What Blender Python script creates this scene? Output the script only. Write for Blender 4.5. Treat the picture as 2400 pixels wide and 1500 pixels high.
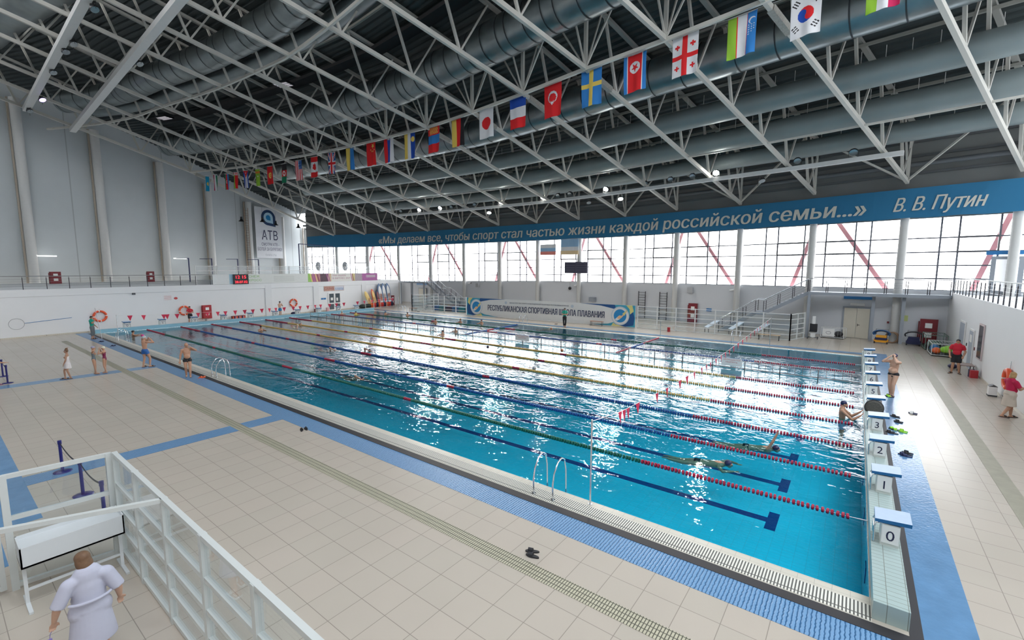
import bpy, bmesh, math, random
from math import sin, cos, pi, radians
from mathutils import Vector, Matrix
import numpy as np
for _o in list(bpy.data.objects): bpy.data.objects.remove(_o)
scene = bpy.context.scene
col = scene.collection
random.seed(7)

# ------------------------------------------------------------------ camera, world, light, exposure
YAW, PITCH, ROLL = 0.6504, -0.1128, 0.002
_f = Vector((-sin(YAW)*cos(PITCH), cos(YAW)*cos(PITCH), sin(PITCH)))
_r = Vector((cos(YAW), sin(YAW), 0)); _u = _r.cross(_f)
_rr = _r*cos(ROLL) + _u*sin(ROLL); _uu = -_r*sin(ROLL) + _u*cos(ROLL)
cam = bpy.data.cameras.new('camera'); camo = bpy.data.objects.new('camera', cam); col.objects.link(camo)
camo.matrix_world = Matrix(((_rr.x, _uu.x, -_f.x, -0.5187), (_rr.y, _uu.y, -_f.y, -9.4172), (_rr.z, _uu.z, -_f.z, 5.3753), (0, 0, 0, 1)))
cam.sensor_width = 36; cam.lens = 36*1060.32/2400; cam.clip_start = .05; cam.clip_end = 600
scene.camera = camo
scene.view_settings.view_transform = 'Standard'; scene.view_settings.look = 'None'
scene.view_settings.gamma = 1; scene.view_settings.use_curve_mapping = False
scene.view_settings.exposure = -0.4
cy = scene.cycles
cy.use_denoising = True; cy.max_bounces = 8; cy.diffuse_bounces = 4; cy.glossy_bounces = 4
cy.transparent_max_bounces = 16; cy.transmission_bounces = 6; cy.sample_clamp_indirect = 25; cy.caustics_reflective = False; cy.caustics_refractive = False
world = bpy.data.worlds.new('overcast_sky'); scene.world = world; world.use_nodes = True
_wn = world.node_tree; _bg = _wn.nodes['Background']
_tc = _wn.nodes.new('ShaderNodeTexCoord'); _sx = _wn.nodes.new('ShaderNodeSeparateXYZ'); _cr = _wn.nodes.new('ShaderNodeValToRGB')
_wn.links.new(_tc.outputs['Generated'], _sx.inputs[0]); _wn.links.new(_sx.outputs['Z'], _cr.inputs[0]); _wn.links.new(_cr.outputs[0], _bg.inputs[0])
_cr.color_ramp.elements[0].position = .12; _cr.color_ramp.elements[0].color = (1, 1, 1, 1); _cr.color_ramp.elements[1].position = .55; _cr.color_ramp.elements[1].color = (.40, .43, .46, 1)
_bg.inputs[1].default_value = 13.0

# hall plan: column row along the window wall, and the tie line 21.8 m inside it
W = [(-72.3, 35.0), (-66.2, 36.9), (-59.9, 38.3), (-52.9, 38.8), (-46.2, 39.1), (-39.6, 39.2), (-33.5, 39.4), (-27.4, 39.3), (-21.4, 39.0), (-15.4, 37.8), (-9.4, 36.9), (-3.7, 35.5), (1.9, 34.2), (7.3, 33.2), (12.8, 32.2)]
T = [(-69.1, 13.0), (-64.2, 14.8), (-59.0, 16.1), (-52.7, 16.8), (-47.3, 17.6), (-42.0, 18.2), (-36.6, 18.5), (-31.3, 18.7), (-25.5, 18.2), (-20.1, 17.5), (-14.7, 16.6), (-9.6, 16.0), (-4.8, 15.2), (0.2, 14.4), (5.2, 13.6)]
W.append((18.2, 31.2)); T.append((10.2, 12.8))
W.insert(0, (-78.3, 32.6)); T.insert(0, (-74.0, 11.0))     # index shifted by one: bay k sits at list index k+1
W = [Vector(a) for a in W]; T = [Vector(a) for a in T]
SILL = [3.2, 3.2, 3.25, 3.35, 3.45, 3.56, 3.68, 3.78, 3.8, 3.82, 3.85, 3.88, 3.9, 3.9, 3.9, 3.9, 3.9]
def _lerp(L, i):
    i = min(max(i+1, 0), len(L)-1.0001); k = int(i); f = i-k
    return L[k]*(1-f) + L[k+1]*f
def RP(i, s, z):            # roof point: i truss number, s metres from the tie line towards the window wall
    def q(k):
        d = (W[k]-T[k]).normalized(); return T[k]+d*s
    j = min(max(i+1, 0), len(T)-1.0001); k = int(j); f = j-k
    p = q(k)*(1-f)+q(k+1)*f
    return Vector((p.x, p.y, z))
def RL(i): return (_lerp(W, i)-_lerp(T, i)).length
def CZ(s): return 17.6-.303*s if s > 0 else 17.6-.24*s     # height of the trusses' lower chord
WNRM = []
for _k in range(len(W)):
    _d = (W[min(_k+1, len(W)-1)]-W[max(_k-1, 0)]).normalized(); WNRM.append(Vector((_d.y, -_d.x)))
def WP(i, off, z):          # point on the window wall line, off metres towards the pool
    p = _lerp(W, i); n = _lerp(WNRM, i).normalized(); return Vector((p.x+n.x*off, p.y+n.y*off, z))
def SZ(i): return _lerp([Vector((a, 0)) for a in SILL], i).x

# area light portals: they only steer sampling through the window openings
def portal(a, b, z0, z1):
    L = bpy.data.lights.new('window_portal', 'AREA'); L.shape = 'RECTANGLE'; L.size = (b-a).length; L.size_y = z1-z0; L.cycles.is_portal = True
    o = bpy.data.objects.new('window_portal', L); col.objects.link(o)
    x = (b-a).normalized(); y = Vector((0, 0, 1)); z = x.cross(y)
    c = (a+b)/2; c.z = (z0+z1)/2
    o.matrix_world = Matrix(((x.x, y.x, z.x, c.x), (x.y, y.y, z.y, c.y), (x.z, y.z, z.z, c.z), (0, 0, 0, 1)))
for k in range(-1, 15):
    portal(WP(k, -.9, 0), WP(k+1, -.9, 0), 3.6, 9.0)

# ------------------------------------------------------------------ helpers
def tag(o, label=None, cat=None, group=None, kind=None):
    if label: o['label'] = label
    if cat: o['category'] = cat
    if group: o['group'] = group
    if kind: o['kind'] = kind
    return o
def empty(name, loc=(0, 0, 0), rz=0, label=None, cat=None, group=None):
    o = bpy.data.objects.new(name, None); o.location = loc; o.rotation_euler = (0, 0, rz); o.empty_display_size = .1
    col.objects.link(o); return tag(o, label, cat, group)
def copy_tree(o, parent=None):
    c = o.copy(); col.objects.link(c)
    if parent is not None: c.parent = parent
    for ch in o.children: copy_tree(ch, c)
    return c
class MB:
    def __init__(s): s.v = []; s.f = []; s.m = []; s.mi = 0; s.sm = []
    def add(s, vs, fs, smooth=False):
        b = len(s.v); s.v += [tuple(v) for v in vs]
        for f in fs: s.f.append([b+i for i in f]); s.m.append(s.mi); s.sm.append(smooth)
        return s
    def quad(s, *p): return s.add(p, [list(range(len(p)))])
    def box(s, x0, y0, z0, x1, y1, z1):
        v = [(x, y, z) for x in (x0, x1) for y in (y0, y1) for z in (z0, z1)]
        return s.add(v, [(0, 1, 3, 2), (4, 6, 7, 5), (0, 4, 5, 1), (2, 3, 7, 6), (0, 2, 6, 4), (1, 5, 7, 3)])
    def bar(s, a, b, w, h=None, up=(0, 0, 1)):      # rectangular bar from a to b
        a = Vector(a); b = Vector(b); h = h or w; d = (b-a)
        if d.length < 1e-6: return s
        d.normalize(); u = Vector(up)
        if abs(d.dot(u)) > .99: u = Vector((1, 0, 0))
        x = d.cross(u).normalized()*w/2; y = x.cross(d).normalized()*h/2
        v = [a-x-y, a+x-y, a+x+y, a-x+y, b-x-y, b+x-y, b+x+y, b-x+y]
        return s.add(v, [(0, 1, 2, 3), (7, 6, 5, 4), (0, 4, 5, 1), (1, 5, 6, 2), (2, 6, 7, 3), (3, 7, 4, 0)])
    def tube(s, pts, r, n=8, closed=False, caps=True):
        pts = [Vector(p) for p in pts]; N = len(pts); rr = r if isinstance(r, (list, tuple)) else [r]*N
        t0 = (pts[1]-pts[0]).normalized(); u = Vector((0, 0, 1)) if abs(t0.z) < .9 else Vector((1, 0, 0))
        u = (u-t0*u.dot(t0)).normalized(); vs = []
        for k in range(N):
            if closed: t = (pts[(k+1) % N]-pts[k-1]).normalized()
            else: t = (pts[min(k+1, N-1)]-pts[max(k-1, 0)]).normalized()
            u = (u-t*u.dot(t)).normalized(); w = t.cross(u)
            vs += [pts[k]+(u*cos(2*pi*j/n)+w*sin(2*pi*j/n))*rr[k] for j in range(n)]
        fs = []
        for k in range(N if closed else N-1):
            a = k*n; b = ((k+1) % N)*n
            fs += [(a+j, a+(j+1) % n, b+(j+1) % n, b+j) for j in range(n)]
        s.add(vs, fs, True)
        if caps and not closed:
            s.add(vs[:n], [list(range(n))[::-1]]); s.add(vs[-n:], [list(range(n))])
        return s
    def ell(s, c, r, n=12, m=8, M=None):
        vs = [(0, 0, -1)]; fs = []
        for k in range(1, m):
            th = -pi/2+pi*k/m
            vs += [(cos(th)*cos(2*pi*j/n), cos(th)*sin(2*pi*j/n), sin(th)) for j in range(n)]
        vs.append((0, 0, 1)); c = Vector(c); r = (r, r, r) if not isinstance(r, (tuple, list)) else r
        out = []
        for v in vs:
            q = Vector((v[0]*r[0], v[1]*r[1], v[2]*r[2]))
            if M: q = M @ q
            out.append(c+q)
        for j in range(n): fs.append((0, 1+(j+1) % n, 1+j)); fs.append((len(vs)-1, len(vs)-1-n+j, len(vs)-1-n+(j+1) % n))
        for k in range(m-2):
            a = 1+k*n; b = a+n
            fs += [(a+j, a+(j+1) % n, b+(j+1) % n, b+j) for j in range(n)]
        return s.add(out, fs, True)
    def cyl(s, c, r, h, n=16, r2=None, axis='z'):
        r2 = r if r2 is None else r2; c = Vector(c); d = {'x': Vector((1, 0, 0)), 'y': Vector((0, 1, 0)), 'z': Vector((0, 0, 1))}[axis]
        return s.tube([c, c+d*h], [r, r2], n)
    def disc(s, c, r, n=24, nrm=(0, 0, 1)):
        nrm = Vector(nrm).normalized(); u = Vector((0, 0, 1)) if abs(nrm.z) < .9 else Vector((1, 0, 0)); u = (u-nrm*u.dot(nrm)).normalized(); w = nrm.cross(u)
        return s.add([Vector(c)+(u*cos(2*pi*j/n)+w*sin(2*pi*j/n))*r for j in range(n)], [list(range(n))])
    def build(s, name, mats, parent=None, **kw):
        me = bpy.data.meshes.new(name); me.from_pydata(s.v, [], s.f); me.update()
        mats = mats if isinstance(mats, (list, tuple)) else [mats]
        for m in mats: me.materials.append(m)
        me.polygons.foreach_set('material_index', s.m); me.polygons.foreach_set('use_smooth', s.sm)
        o = bpy.data.objects.new(name, me); col.objects.link(o)
        if parent is not None: o.parent = parent
        return tag(o, **kw) if kw else o
def struct(mb, name, mats, parent=None):
    o = mb.build(name, mats, parent)
    if parent is None: o['kind'] = 'structure'
    return o
_M = {}
def mat(name, c=(.8, .8, .8), rough=.5, metal=0, emit=0, spec=.5, var=0, vs=3., bump=0, bs=40., alpha=1, coat=0):
    if name in _M: return _M[name]
    m = bpy.data.materials.new(name); m.use_nodes = True; nt = m.node_tree; b = nt.nodes['Principled BSDF']
    b.inputs['Base Color'].default_value = (*c, 1); b.inputs['Roughness'].default_value = rough; b.inputs['Metallic'].default_value = metal
    b.inputs['Specular IOR Level'].default_value = spec; b.inputs['Coat Weight'].default_value = coat
    if emit: b.inputs['Emission Color'].default_value = (*c, 1); b.inputs['Emission Strength'].default_value = emit
    if alpha < 1: b.inputs['Alpha'].default_value = alpha
    tc = nt.nodes.new('ShaderNodeTexCoord')
    n = nt.nodes.new('ShaderNodeTexNoise'); n.inputs['Scale'].default_value = vs; n.inputs['Detail'].default_value = 4
    nt.links.new(tc.outputs['Object'], n.inputs['Vector'])
    mx = nt.nodes.new('ShaderNodeMix'); mx.data_type = 'RGBA'
    v = var or .04
    mx.inputs[6].default_value = (*[x*(1-v) for x in c], 1); mx.inputs[7].default_value = (*[min(1, x*(1+v)) for x in c], 1)
    nt.links.new(n.outputs['Fac'], mx.inputs[0]); nt.links.new(mx.outputs[2], b.inputs['Base Color'])
    if bump:
        n2 = nt.nodes.new('ShaderNodeTexNoise'); n2.inputs['Scale'].default_value = bs; nt.links.new(tc.outputs['Object'], n2.inputs['Vector'])
        bp = nt.nodes.new('ShaderNodeBump'); bp.inputs['Strength'].default_value = bump; bp.inputs['Distance'].default_value = .02
        nt.links.new(n2.outputs['Fac'], bp.inputs['Height']); nt.links.new(bp.outputs['Normal'], b.inputs['Normal'])
    _M[name] = m; return m
def tile_mat(name, c1, c2, grout, w, h, off=(0, 0, 0), rough=.3, mort=.01, vertical=None, offset=0, bump=.3, spec=.5):
    m = bpy.data.materials.new(name); m.use_nodes = True; nt = m.node_tree; b = nt.nodes['Principled BSDF']; L = nt.links
    g = nt.nodes.new('ShaderNodeNewGeometry'); mp = nt.nodes.new('ShaderNodeMapping'); mp.inputs['Location'].default_value = off
    if vertical == 'x': mp.inputs['Rotation'].default_value = (radians(90), 0, 0)
    if vertical == 'y': mp.inputs['Rotation'].default_value = (radians(90), 0, radians(90))
    L.new(g.outputs['Position'], mp.inputs['Vector'])
    t = nt.nodes.new('ShaderNodeTexBrick'); t.offset = offset; t.inputs['Scale'].default_value = 1; t.inputs['Brick Width'].default_value = w; t.inputs['Row Height'].default_value = h
    t.inputs['Mortar Size'].default_value = mort; t.inputs['Mortar Smooth'].default_value = .2; t.inputs['Bias'].default_value = 0
    t.inputs['Color1'].default_value = (*c1, 1); t.inputs['Color2'].default_value = (*c2, 1); t.inputs['Mortar'].default_value = (*grout, 1)
    L.new(mp.outputs[0], t.inputs['Vector'])
    n = nt.nodes.new('ShaderNodeTexNoise'); n.inputs['Scale'].default_value = .6; n.inputs['Detail'].default_value = 6; L.new(g.outputs['Position'], n.inputs['Vector'])
    mx = nt.nodes.new('ShaderNodeMix'); mx.data_type = 'RGBA'; mx.blend_type = 'MULTIPLY'; mx.inputs[0].default_value = .10
    L.new(t.outputs['Color'], mx.inputs[6]); cr = nt.nodes.new('ShaderNodeValToRGB'); cr.color_ramp.elements[0].position = .35; cr.color_ramp.elements[0].color = (.7, .7, .7, 1); cr.color_ramp.elements[1].position = .65
    L.new(n.outputs['Fac'], cr.inputs[0]); L.new(cr.outputs[0], mx.inputs[7]); L.new(mx.outputs[2], b.inputs['Base Color'])
    mr = nt.nodes.new('ShaderNodeMapRange'); mr.inputs[3].default_value = rough*.9; mr.inputs[4].default_value = rough*1.1; L.new(n.outputs['Fac'], mr.inputs[0]); L.new(mr.outputs[0], b.inputs['Roughness'])
    b.inputs['Specular IOR Level'].default_value = spec
    bp = nt.nodes.new('ShaderNodeBump'); bp.inputs['Strength'].default_value = bump; bp.inputs['Distance'].default_value = .01; bp.invert = True
    L.new(t.outputs['Fac'], bp.inputs['Height']); L.new(bp.outputs[0], b.inputs['Normal'])
    _M[name] = m; return m
def glass_mat(name, tint=(1, 1, 1), refl=.06, rough=.02):
    m = bpy.data.materials.new(name); m.use_nodes = True; nt = m.node_tree; nt.nodes.clear(); L = nt.links
    o = nt.nodes.new('ShaderNodeOutputMaterial'); t = nt.nodes.new('ShaderNodeBsdfTransparent'); t.inputs[0].default_value = (*tint, 1)
    g = nt.nodes.new('ShaderNodeBsdfGlossy'); g.inputs['Roughness'].default_value = rough; lw = nt.nodes.new('ShaderNodeLayerWeight'); pw_ = nt.nodes.new('ShaderNodeMath'); pw_.operation = 'POWER'; pw_.inputs[1].default_value = 5; L.new(lw.outputs['Facing'], pw_.inputs[0])
    f = nt.nodes.new('ShaderNodeMath'); f.operation = 'MULTIPLY_ADD'; f.inputs[1].default_value = .8; f.inputs[2].default_value = refl; L.new(pw_.outputs[0], f.inputs[0])
    x = nt.nodes.new('ShaderNodeMixShader'); L.new(f.outputs[0], x.inputs[0]); L.new(t.outputs[0], x.inputs[1]); L.new(g.outputs[0], x.inputs[2]); L.new(x.outputs[0], o.inputs[0])
    _M[name] = m; return m

WHITE = mat('white_paint', (.80, .80, .79), .55); CREAM = mat('cream_steel_paint', (.60, .585, .53), .5, var=.12, vs=.8)
WALLW = mat('wall_plaster_white', (.80, .81, .82), .7, var=.03, vs=.5); GREYW = mat('wall_panel_grey', (.62, .64, .67), .6, var=.04, vs=.4)
DARKW = mat('upper_wall_grey', (.20, .205, .20), .7, var=.1, vs=.7); STEEL = mat('brushed_steel', (.72, .74, .76), .25, 1); BLACK = mat('black_rubber', (.02, .02, .024), .6)
GREYS = mat('grey_steel_paint', (.30, .33, .37), .5); RED = mat('red_paint', (.42, .02, .03), .45); DRED = mat('dark_red_enamel', (.20, .012, .02), .4)
BLUE = mat('blue_paint', (.02, .17, .42), .4); NAVY = mat('navy', (.01, .015, .07), .5); ORANGE = mat('orange_plastic', (.85, .14, .03), .45); YELL = mat('yellow_plastic', (.85, .62, .2), .45)
DGREY = mat('dark_grey', (.05, .055, .06), .5); PAPER = mat('paper', (.82, .82, .8), .7)
# ------------------------------------------------------------------ floor, pool, walls, ceiling
TILE = tile_mat('deck_tiles', (.53, .465, .395), (.51, .455, .385), (.31, .27, .23), .6, .6, off=(.02, .05, 0), rough=.26, mort=.006, bump=.15)
PX0, PX1, PY0, PY1 = -50.0, 0.0, -.35, 25.75
m = MB()
for (x0, y0, x1, y1) in ((-84, -16, 20, PY0), (-84, PY1, 20, 41.5), (-84, PY0, PX0, PY1), (PX1, PY0, 20, PY1)):
    m.quad((x0, y0, 0), (x1, y0, 0), (x1, y1, 0), (x0, y1, 0))
struct(m, 'floor', TILE)
CERAM = tile_mat('cream_ceramic', (.66, .62, .53), (.64, .6, .51), (.45, .42, .36), .25, .125, rough=.3, mort=.004)
def mat_ribbed(name, c1, c2, sc, rot=0):
    m = bpy.data.materials.new(name); m.use_nodes = True; nt = m.node_tree; b = nt.nodes['Principled BSDF']; L = nt.links
    g = nt.nodes.new('ShaderNodeNewGeometry'); mp = nt.nodes.new('ShaderNodeMapping'); mp.inputs['Rotation'].default_value = (0, 0, rot); L.new(g.outputs['Position'], mp.inputs[0])
    w = nt.nodes.new('ShaderNodeTexWave'); w.inputs['Scale'].default_value = sc; w.inputs['Distortion'].default_value = 1.6; w.inputs['Detail'].default_value = .5; w.inputs['Detail Scale'].default_value = 3; L.new(mp.outputs[0], w.inputs['Vector'])
    mx = nt.nodes.new('ShaderNodeMix'); mx.data_type = 'RGBA'; mx.inputs[6].default_value = (*c1, 1); mx.inputs[7].default_value = (*c2, 1)
    cr = nt.nodes.new('ShaderNodeValToRGB'); cr.color_ramp.elements[0].position = .12; cr.color_ramp.elements[1].position = .3; L.new(w.outputs['Fac'], cr.inputs[0]); L.new(cr.outputs[0], mx.inputs[0]); L.new(mx.outputs[2], b.inputs['Base Color'])
    b.inputs['Roughness'].default_value = .3; b.inputs['Specular IOR Level'].default_value = .45
    bp = nt.nodes.new('ShaderNodeBump'); bp.inputs['Strength'].default_value = .4; bp.inputs['Distance'].default_value = .01; L.new(w.outputs['Fac'], bp.inputs['Height']); L.new(bp.outputs[0], b.inputs['Normal'])
    return m
BMAT = mat_ribbed('blue_safety_tiles', (.03, .12, .26), (.17, .33, .54), 5.2)
BMAT2 = mat('blue_wet_tiles', (.13, .27, .46), .2, var=.25, vs=2.5, bump=.25, bs=14)
GRATE = tile_mat('gutter_grating', (.80, .78, .70), (.80, .78, .70), (.10, .10, .09), .05, .45, rough=.5, mort=.012, bump=1)
DRAIN = tile_mat('drain_grating', (.52, .49, .36), (.50, .47, .35), (.10, .095, .07), .05, .105, rough=.45, mort=.008, bump=1)
DRAIN2 = mat('drain_channel', (.33, .31, .24), .5, var=.2, vs=4)
BLK = mat('black_channel', (.022, .02, .024), .5)
e = .004
def strip(name, mt, x0, y0, x1, y1, z=e, h=None):
    mb = MB()
    mb.box(x0, y0, 0.0005, x1, y1, z) if h is None else mb.box(x0, y0, 0.0005, x1, y1, h)
    o = mb.build(name, mt); o['kind'] = 'structure'; return o
strip('trim_1', CERAM, PX0-.46, -1.02, PX1+.02, PY0)             # coping beside the water
strip('trim_2', GRATE, PX0, -.98, PX1+.02, -.58, .008)            # white overflow grating
strip('trim_3', BLK, PX0-.5, -1.24, .62, -1.02, .012)
strip('trim_4', BMAT, PX0-1.2, -1.9, 1.25, -1.24)
strip('trim_5', BLK, .46, -1.02, .62, 26.4, .012)
strip('trim_6', BMAT2, .62, -1.24, 1.27, 27.6)
strip('trim_7', DRAIN, -46.8, -3.34, 4.68, -3.02, .006)
strip('trim_8', DRAIN2, 2.62, -3.0, 2.98, 29.2, .006)
strip('trim_9', BMAT, -17.28, -8.2, -16.55, -1.9)
strip('trim_10', BMAT2, -31.35, -8.2, -30.55, -1.9)
strip('trim_11', BMAT2, -60, -9.6, -14.2, -8.2)
strip('trim_12', BMAT2, -16.2, -9.6, -12.4, -8.85, .006)
strip('trim_13', CERAM, PX0-.46, PY1, PX1+.02, 26.35)
strip('trim_14', BLK, PX0-.5, 26.35, .62, 26.55, .012)
strip('trim_15', BMAT2, PX0-1.2, 26.55, .62, 27.3)
strip('trim_16', BMAT2, PX0-1.2, -1.24, PX0-.46, 26.6)
# pool basin
PTILE = tile_mat('pool_tiles', (.05, .66, .86), (.06, .68, .88), (.10, .56, .74), .25, .125, rough=.25, mort=.006)
PWALL = tile_mat('pool_wall_tiles', (.25, .66, .80), (.27, .68, .82), (.4, .6, .7), .25, .125, rough=.25, mort=.006, vertical='x')
LINE = mat('lane_line_tiles', (.008, .03, .20), .3)
D = -1.25
m = MB(); m.quad((PX0, PY0, D), (PX1, PY0, D), (PX1, PY1, D), (PX0, PY1, D)); m.mi = 1
m.quad((PX0, PY0, D), (PX0, PY0, -.001), (PX1, PY0, -.001), (PX1, PY0, D)); m.quad((PX0, PY1, D), (PX1, PY1, D), (PX1, PY1, -.001), (PX0, PY1, -.001))
m.quad((PX0, PY0, D), (PX0, PY1, D), (PX0, PY1, -.001), (PX0, PY0, -.001)); m.quad((PX1, PY0, D), (PX1, PY0, -.001), (PX1, PY1, -.001), (PX1, PY1, D))
m.mi = 2
for k in range(10):
    y = 1.25+2.5*k
    m.box(-48, y-.13, D, -2, y+.13, D+.003); m.box(-2, y-.5, D, -1.75, y+.5, D+.003); m.box(-48.25, y-.5, D, -48, y+.5, D+.003)
    for x, dx in ((PX1-.002, -.012), (PX0+.002, .012)):
        m.box(min(x, x+dx), y-.14, -.62, max(x, x+dx), y+.14, -.3)
struct(m, 'floor_pool_basin', [PTILE, PWALL, LINE])
def water_mat():
    m = bpy.data.materials.new('pool_water'); m.use_nodes = True; nt = m.node_tree; nt.nodes.clear(); L = nt.links; N = nt.nodes.new
    o = N('ShaderNodeOutputMaterial'); t = N('ShaderNodeBsdfTransparent'); t.inputs[0].default_value = (.5, .92, .98, 1)
    g = N('ShaderNodeBsdfGlossy'); g.inputs[0].default_value = (1, 1, 1, 1); g.inputs['Roughness'].default_value = .03; f = N('ShaderNodeFresnel'); f.inputs[0].default_value = 1.33
    geo = N('ShaderNodeNewGeometry'); prev = None
    mp = N('ShaderNodeMapping'); mp.inputs['Scale'].default_value = (.75, 1.25, 1); L.new(geo.outputs['Position'], mp.inputs[0])
    hs = None
    for sc, amp, det, dis in ((.45, .028, 1, .4), (1.5, .032, 2, .8), (5., .010, 2, .5)):
        n = N('ShaderNodeTexNoise'); n.inputs['Scale'].default_value = sc; n.inputs['Detail'].default_value = det; n.inputs['Distortion'].default_value = dis; L.new(mp.outputs[0], n.inputs['Vector'])
        mu = N('ShaderNodeMath'); mu.operation = 'MULTIPLY'; mu.inputs[1].default_value = amp; L.new(n.outputs['Fac'], mu.inputs[0])
        if hs is None: hs = mu
        else:
            ad = N('ShaderNodeMath'); L.new(hs.outputs[0], ad.inputs[0]); L.new(mu.outputs[0], ad.inputs[1]); hs = ad
    # swimmers stir some patches more than others
    big = N('ShaderNodeTexNoise'); big.inputs['Scale'].default_value = .09; L.new(geo.outputs['Position'], big.inputs['Vector'])
    mr = N('ShaderNodeMapRange'); mr.inputs[1].default_value = .38; mr.inputs[2].default_value = .65; mr.inputs[3].default_value = .45; mr.inputs[4].default_value = 1.25; L.new(big.outputs['Fac'], mr.inputs[0])
    mm = N('ShaderNodeMath'); mm.operation = 'MULTIPLY'; L.new(hs.outputs[0], mm.inputs[0]); L.new(mr.outputs[0], mm.inputs[1])
    bp = N('ShaderNodeBump'); bp.inputs['Strength'].default_value = 1; bp.inputs['Distance'].default_value = 1; L.new(mm.outputs[0], bp.inputs['Height'])
    L.new(bp.outputs[0], g.inputs['Normal']); L.new(bp.outputs[0], f.inputs['Normal'])
    x = N('ShaderNodeMixShader'); L.new(f.outputs[0], x.inputs[0]); L.new(t.outputs[0], x.inputs[1]); L.new(g.outputs[0], x.inputs[2]); L.new(x.outputs[0], o.inputs[0])
    return m
WATER = water_mat()
m = MB(); m.quad((PX0, PY0, -.02), (PX1, PY0, -.02), (PX1, PY1, -.02), (PX0, PY1, -.02))
m.build('pool_water', WATER, label='rippled turquoise water filling the long swimming pool', cat='water', kind='stuff')
# raised end walls that carry the starting blocks
HEAD = tile_mat('headwall_tiles', (.42, .52, .50), (.40, .5, .48), (.22, .25, .22), .25, .12, off=(.06, 0, 0), rough=.3, mort=.006)
m = MB(); m.box(.02, -.9, 0, .46, 26.2, .30); struct(m, 'trim_17', HEAD)
HEADF = tile_mat('far_headwall_tiles', (.28, .55, .68), (.26, .53, .66), (.3, .5, .6), .25, .125, rough=.3, mort=.006, vertical='y')
m = MB(); m.box(PX0-.44, -.9, 0, PX0-.02, 26.2, .30); struct(m, 'trim_18', HEADF)

# outside ground under snow
SNOW = mat('snow', (.85, .87, .9), .8)
m = MB(); m.quad((-160, 41.6, -1), (120, 41.6, -1), (120, 160, -1), (-160, 160, -1)); struct(m, 'ground', SNOW)

# ------------------------------------------------------------------ window wall
def wall_strip(mb, i0, i1, off0, off1, zf0, zf1):
    n = int(round((i1-i0)*2)); P = []
    for k in range(n+1):
        i = i0+(i1-i0)*k/n
        P.append([WP(i, off0, zf0(i)), WP(i, off1, zf0(i)), WP(i, off1, zf1(i)), WP(i, off0, zf1(i))])
    for k in range(n):
        a, b = P[k], P[k+1]
        mb.quad(a[0], b[0], b[3], a[3]); mb.quad(a[1], a[2], b[2], b[1]); mb.quad(a[3], b[3], b[2], a[2]); mb.quad(a[0], a[1], b[1], b[0])
m = MB(); wall_strip(m, -1, 14, -.45, -.75, lambda i: 0, SZ); struct(m, 'wall_back', GREYW)
m = MB(); wall_strip(m, -1, 14, -.45, -.75, lambda i: 9.0, lambda i: 16.2); struct(m, 'wall_back_upper', DARKW)
m = MB()
for z in (12.2, 13.4, 14.4):
    for k in range(-1, 14): m.bar(WP(k, -.36, z), WP(k+1, -.36, z), .12, .16)
struct(m, 'trim_19', mat('dark_girt', (.11, .115, .12), .6))
m = MB(); m.tube([WP(i*.5, .1, 12.75) for i in range(-2, 29)], .17, 10); struct(m, 'trim_20', mat('dark_pipe', (.13, .14, .15), .5))
FRAME = mat('window_frame_grey', (.10, .105, .13), .5); VENT = mat('vent_frame_dark', (.10, .10, .11), .5)
PANE = glass_mat('window_glass', (.97, .985, 1))
WN = 1
for k in range(-1, 14):
    fr = [.35, .52, .87] if k % 2 == 0 else [.14, .48, .65]
    z0 = SZ(k+.5); top = 9.0; rows = [z0+(top-z0)*q for q in (.165, .345, .53, .725)]
    o = empty('window_%d' % WN, (0, 0, 0)); o['kind'] = 'structure'; WN += 1
    fm = MB()
    for f in fr: fm.bar(WP(k+f, -.6, SZ(k+f)), WP(k+f, -.6, top), .1, .1)
    for z in rows: fm.bar(WP(k+.02, -.6, z), WP(k+.98, -.6, z), .08, .09)
    fm.bar(WP(k+.02, -.6, SZ(k)), WP(k+.98, -.6, SZ(k+1)), .12, .1); fm.build('window_frame', FRAME, o)
    g = MB(); g.quad(WP(k, -.63, SZ(k)), WP(k+1, -.63, SZ(k+1)), WP(k+1, -.63, top), WP(k, -.63, top)); g.build('pane', PANE, o)
    a, b = (fr[1], fr[2]) if k % 2 == 0 else (fr[0], fr[1])
    v = MB()
    for zz in (rows[2], rows[3]): v.bar(WP(k+a, -.54, zz), WP(k+b, -.54, zz), .1, .13)
    for f in (a, b): v.bar(WP(k+f, -.54, rows[2]), WP(k+f, -.54, rows[3]), .13, .1, up=(1, 0, 0))
    v.build('vent_frame', VENT, o)
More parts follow.
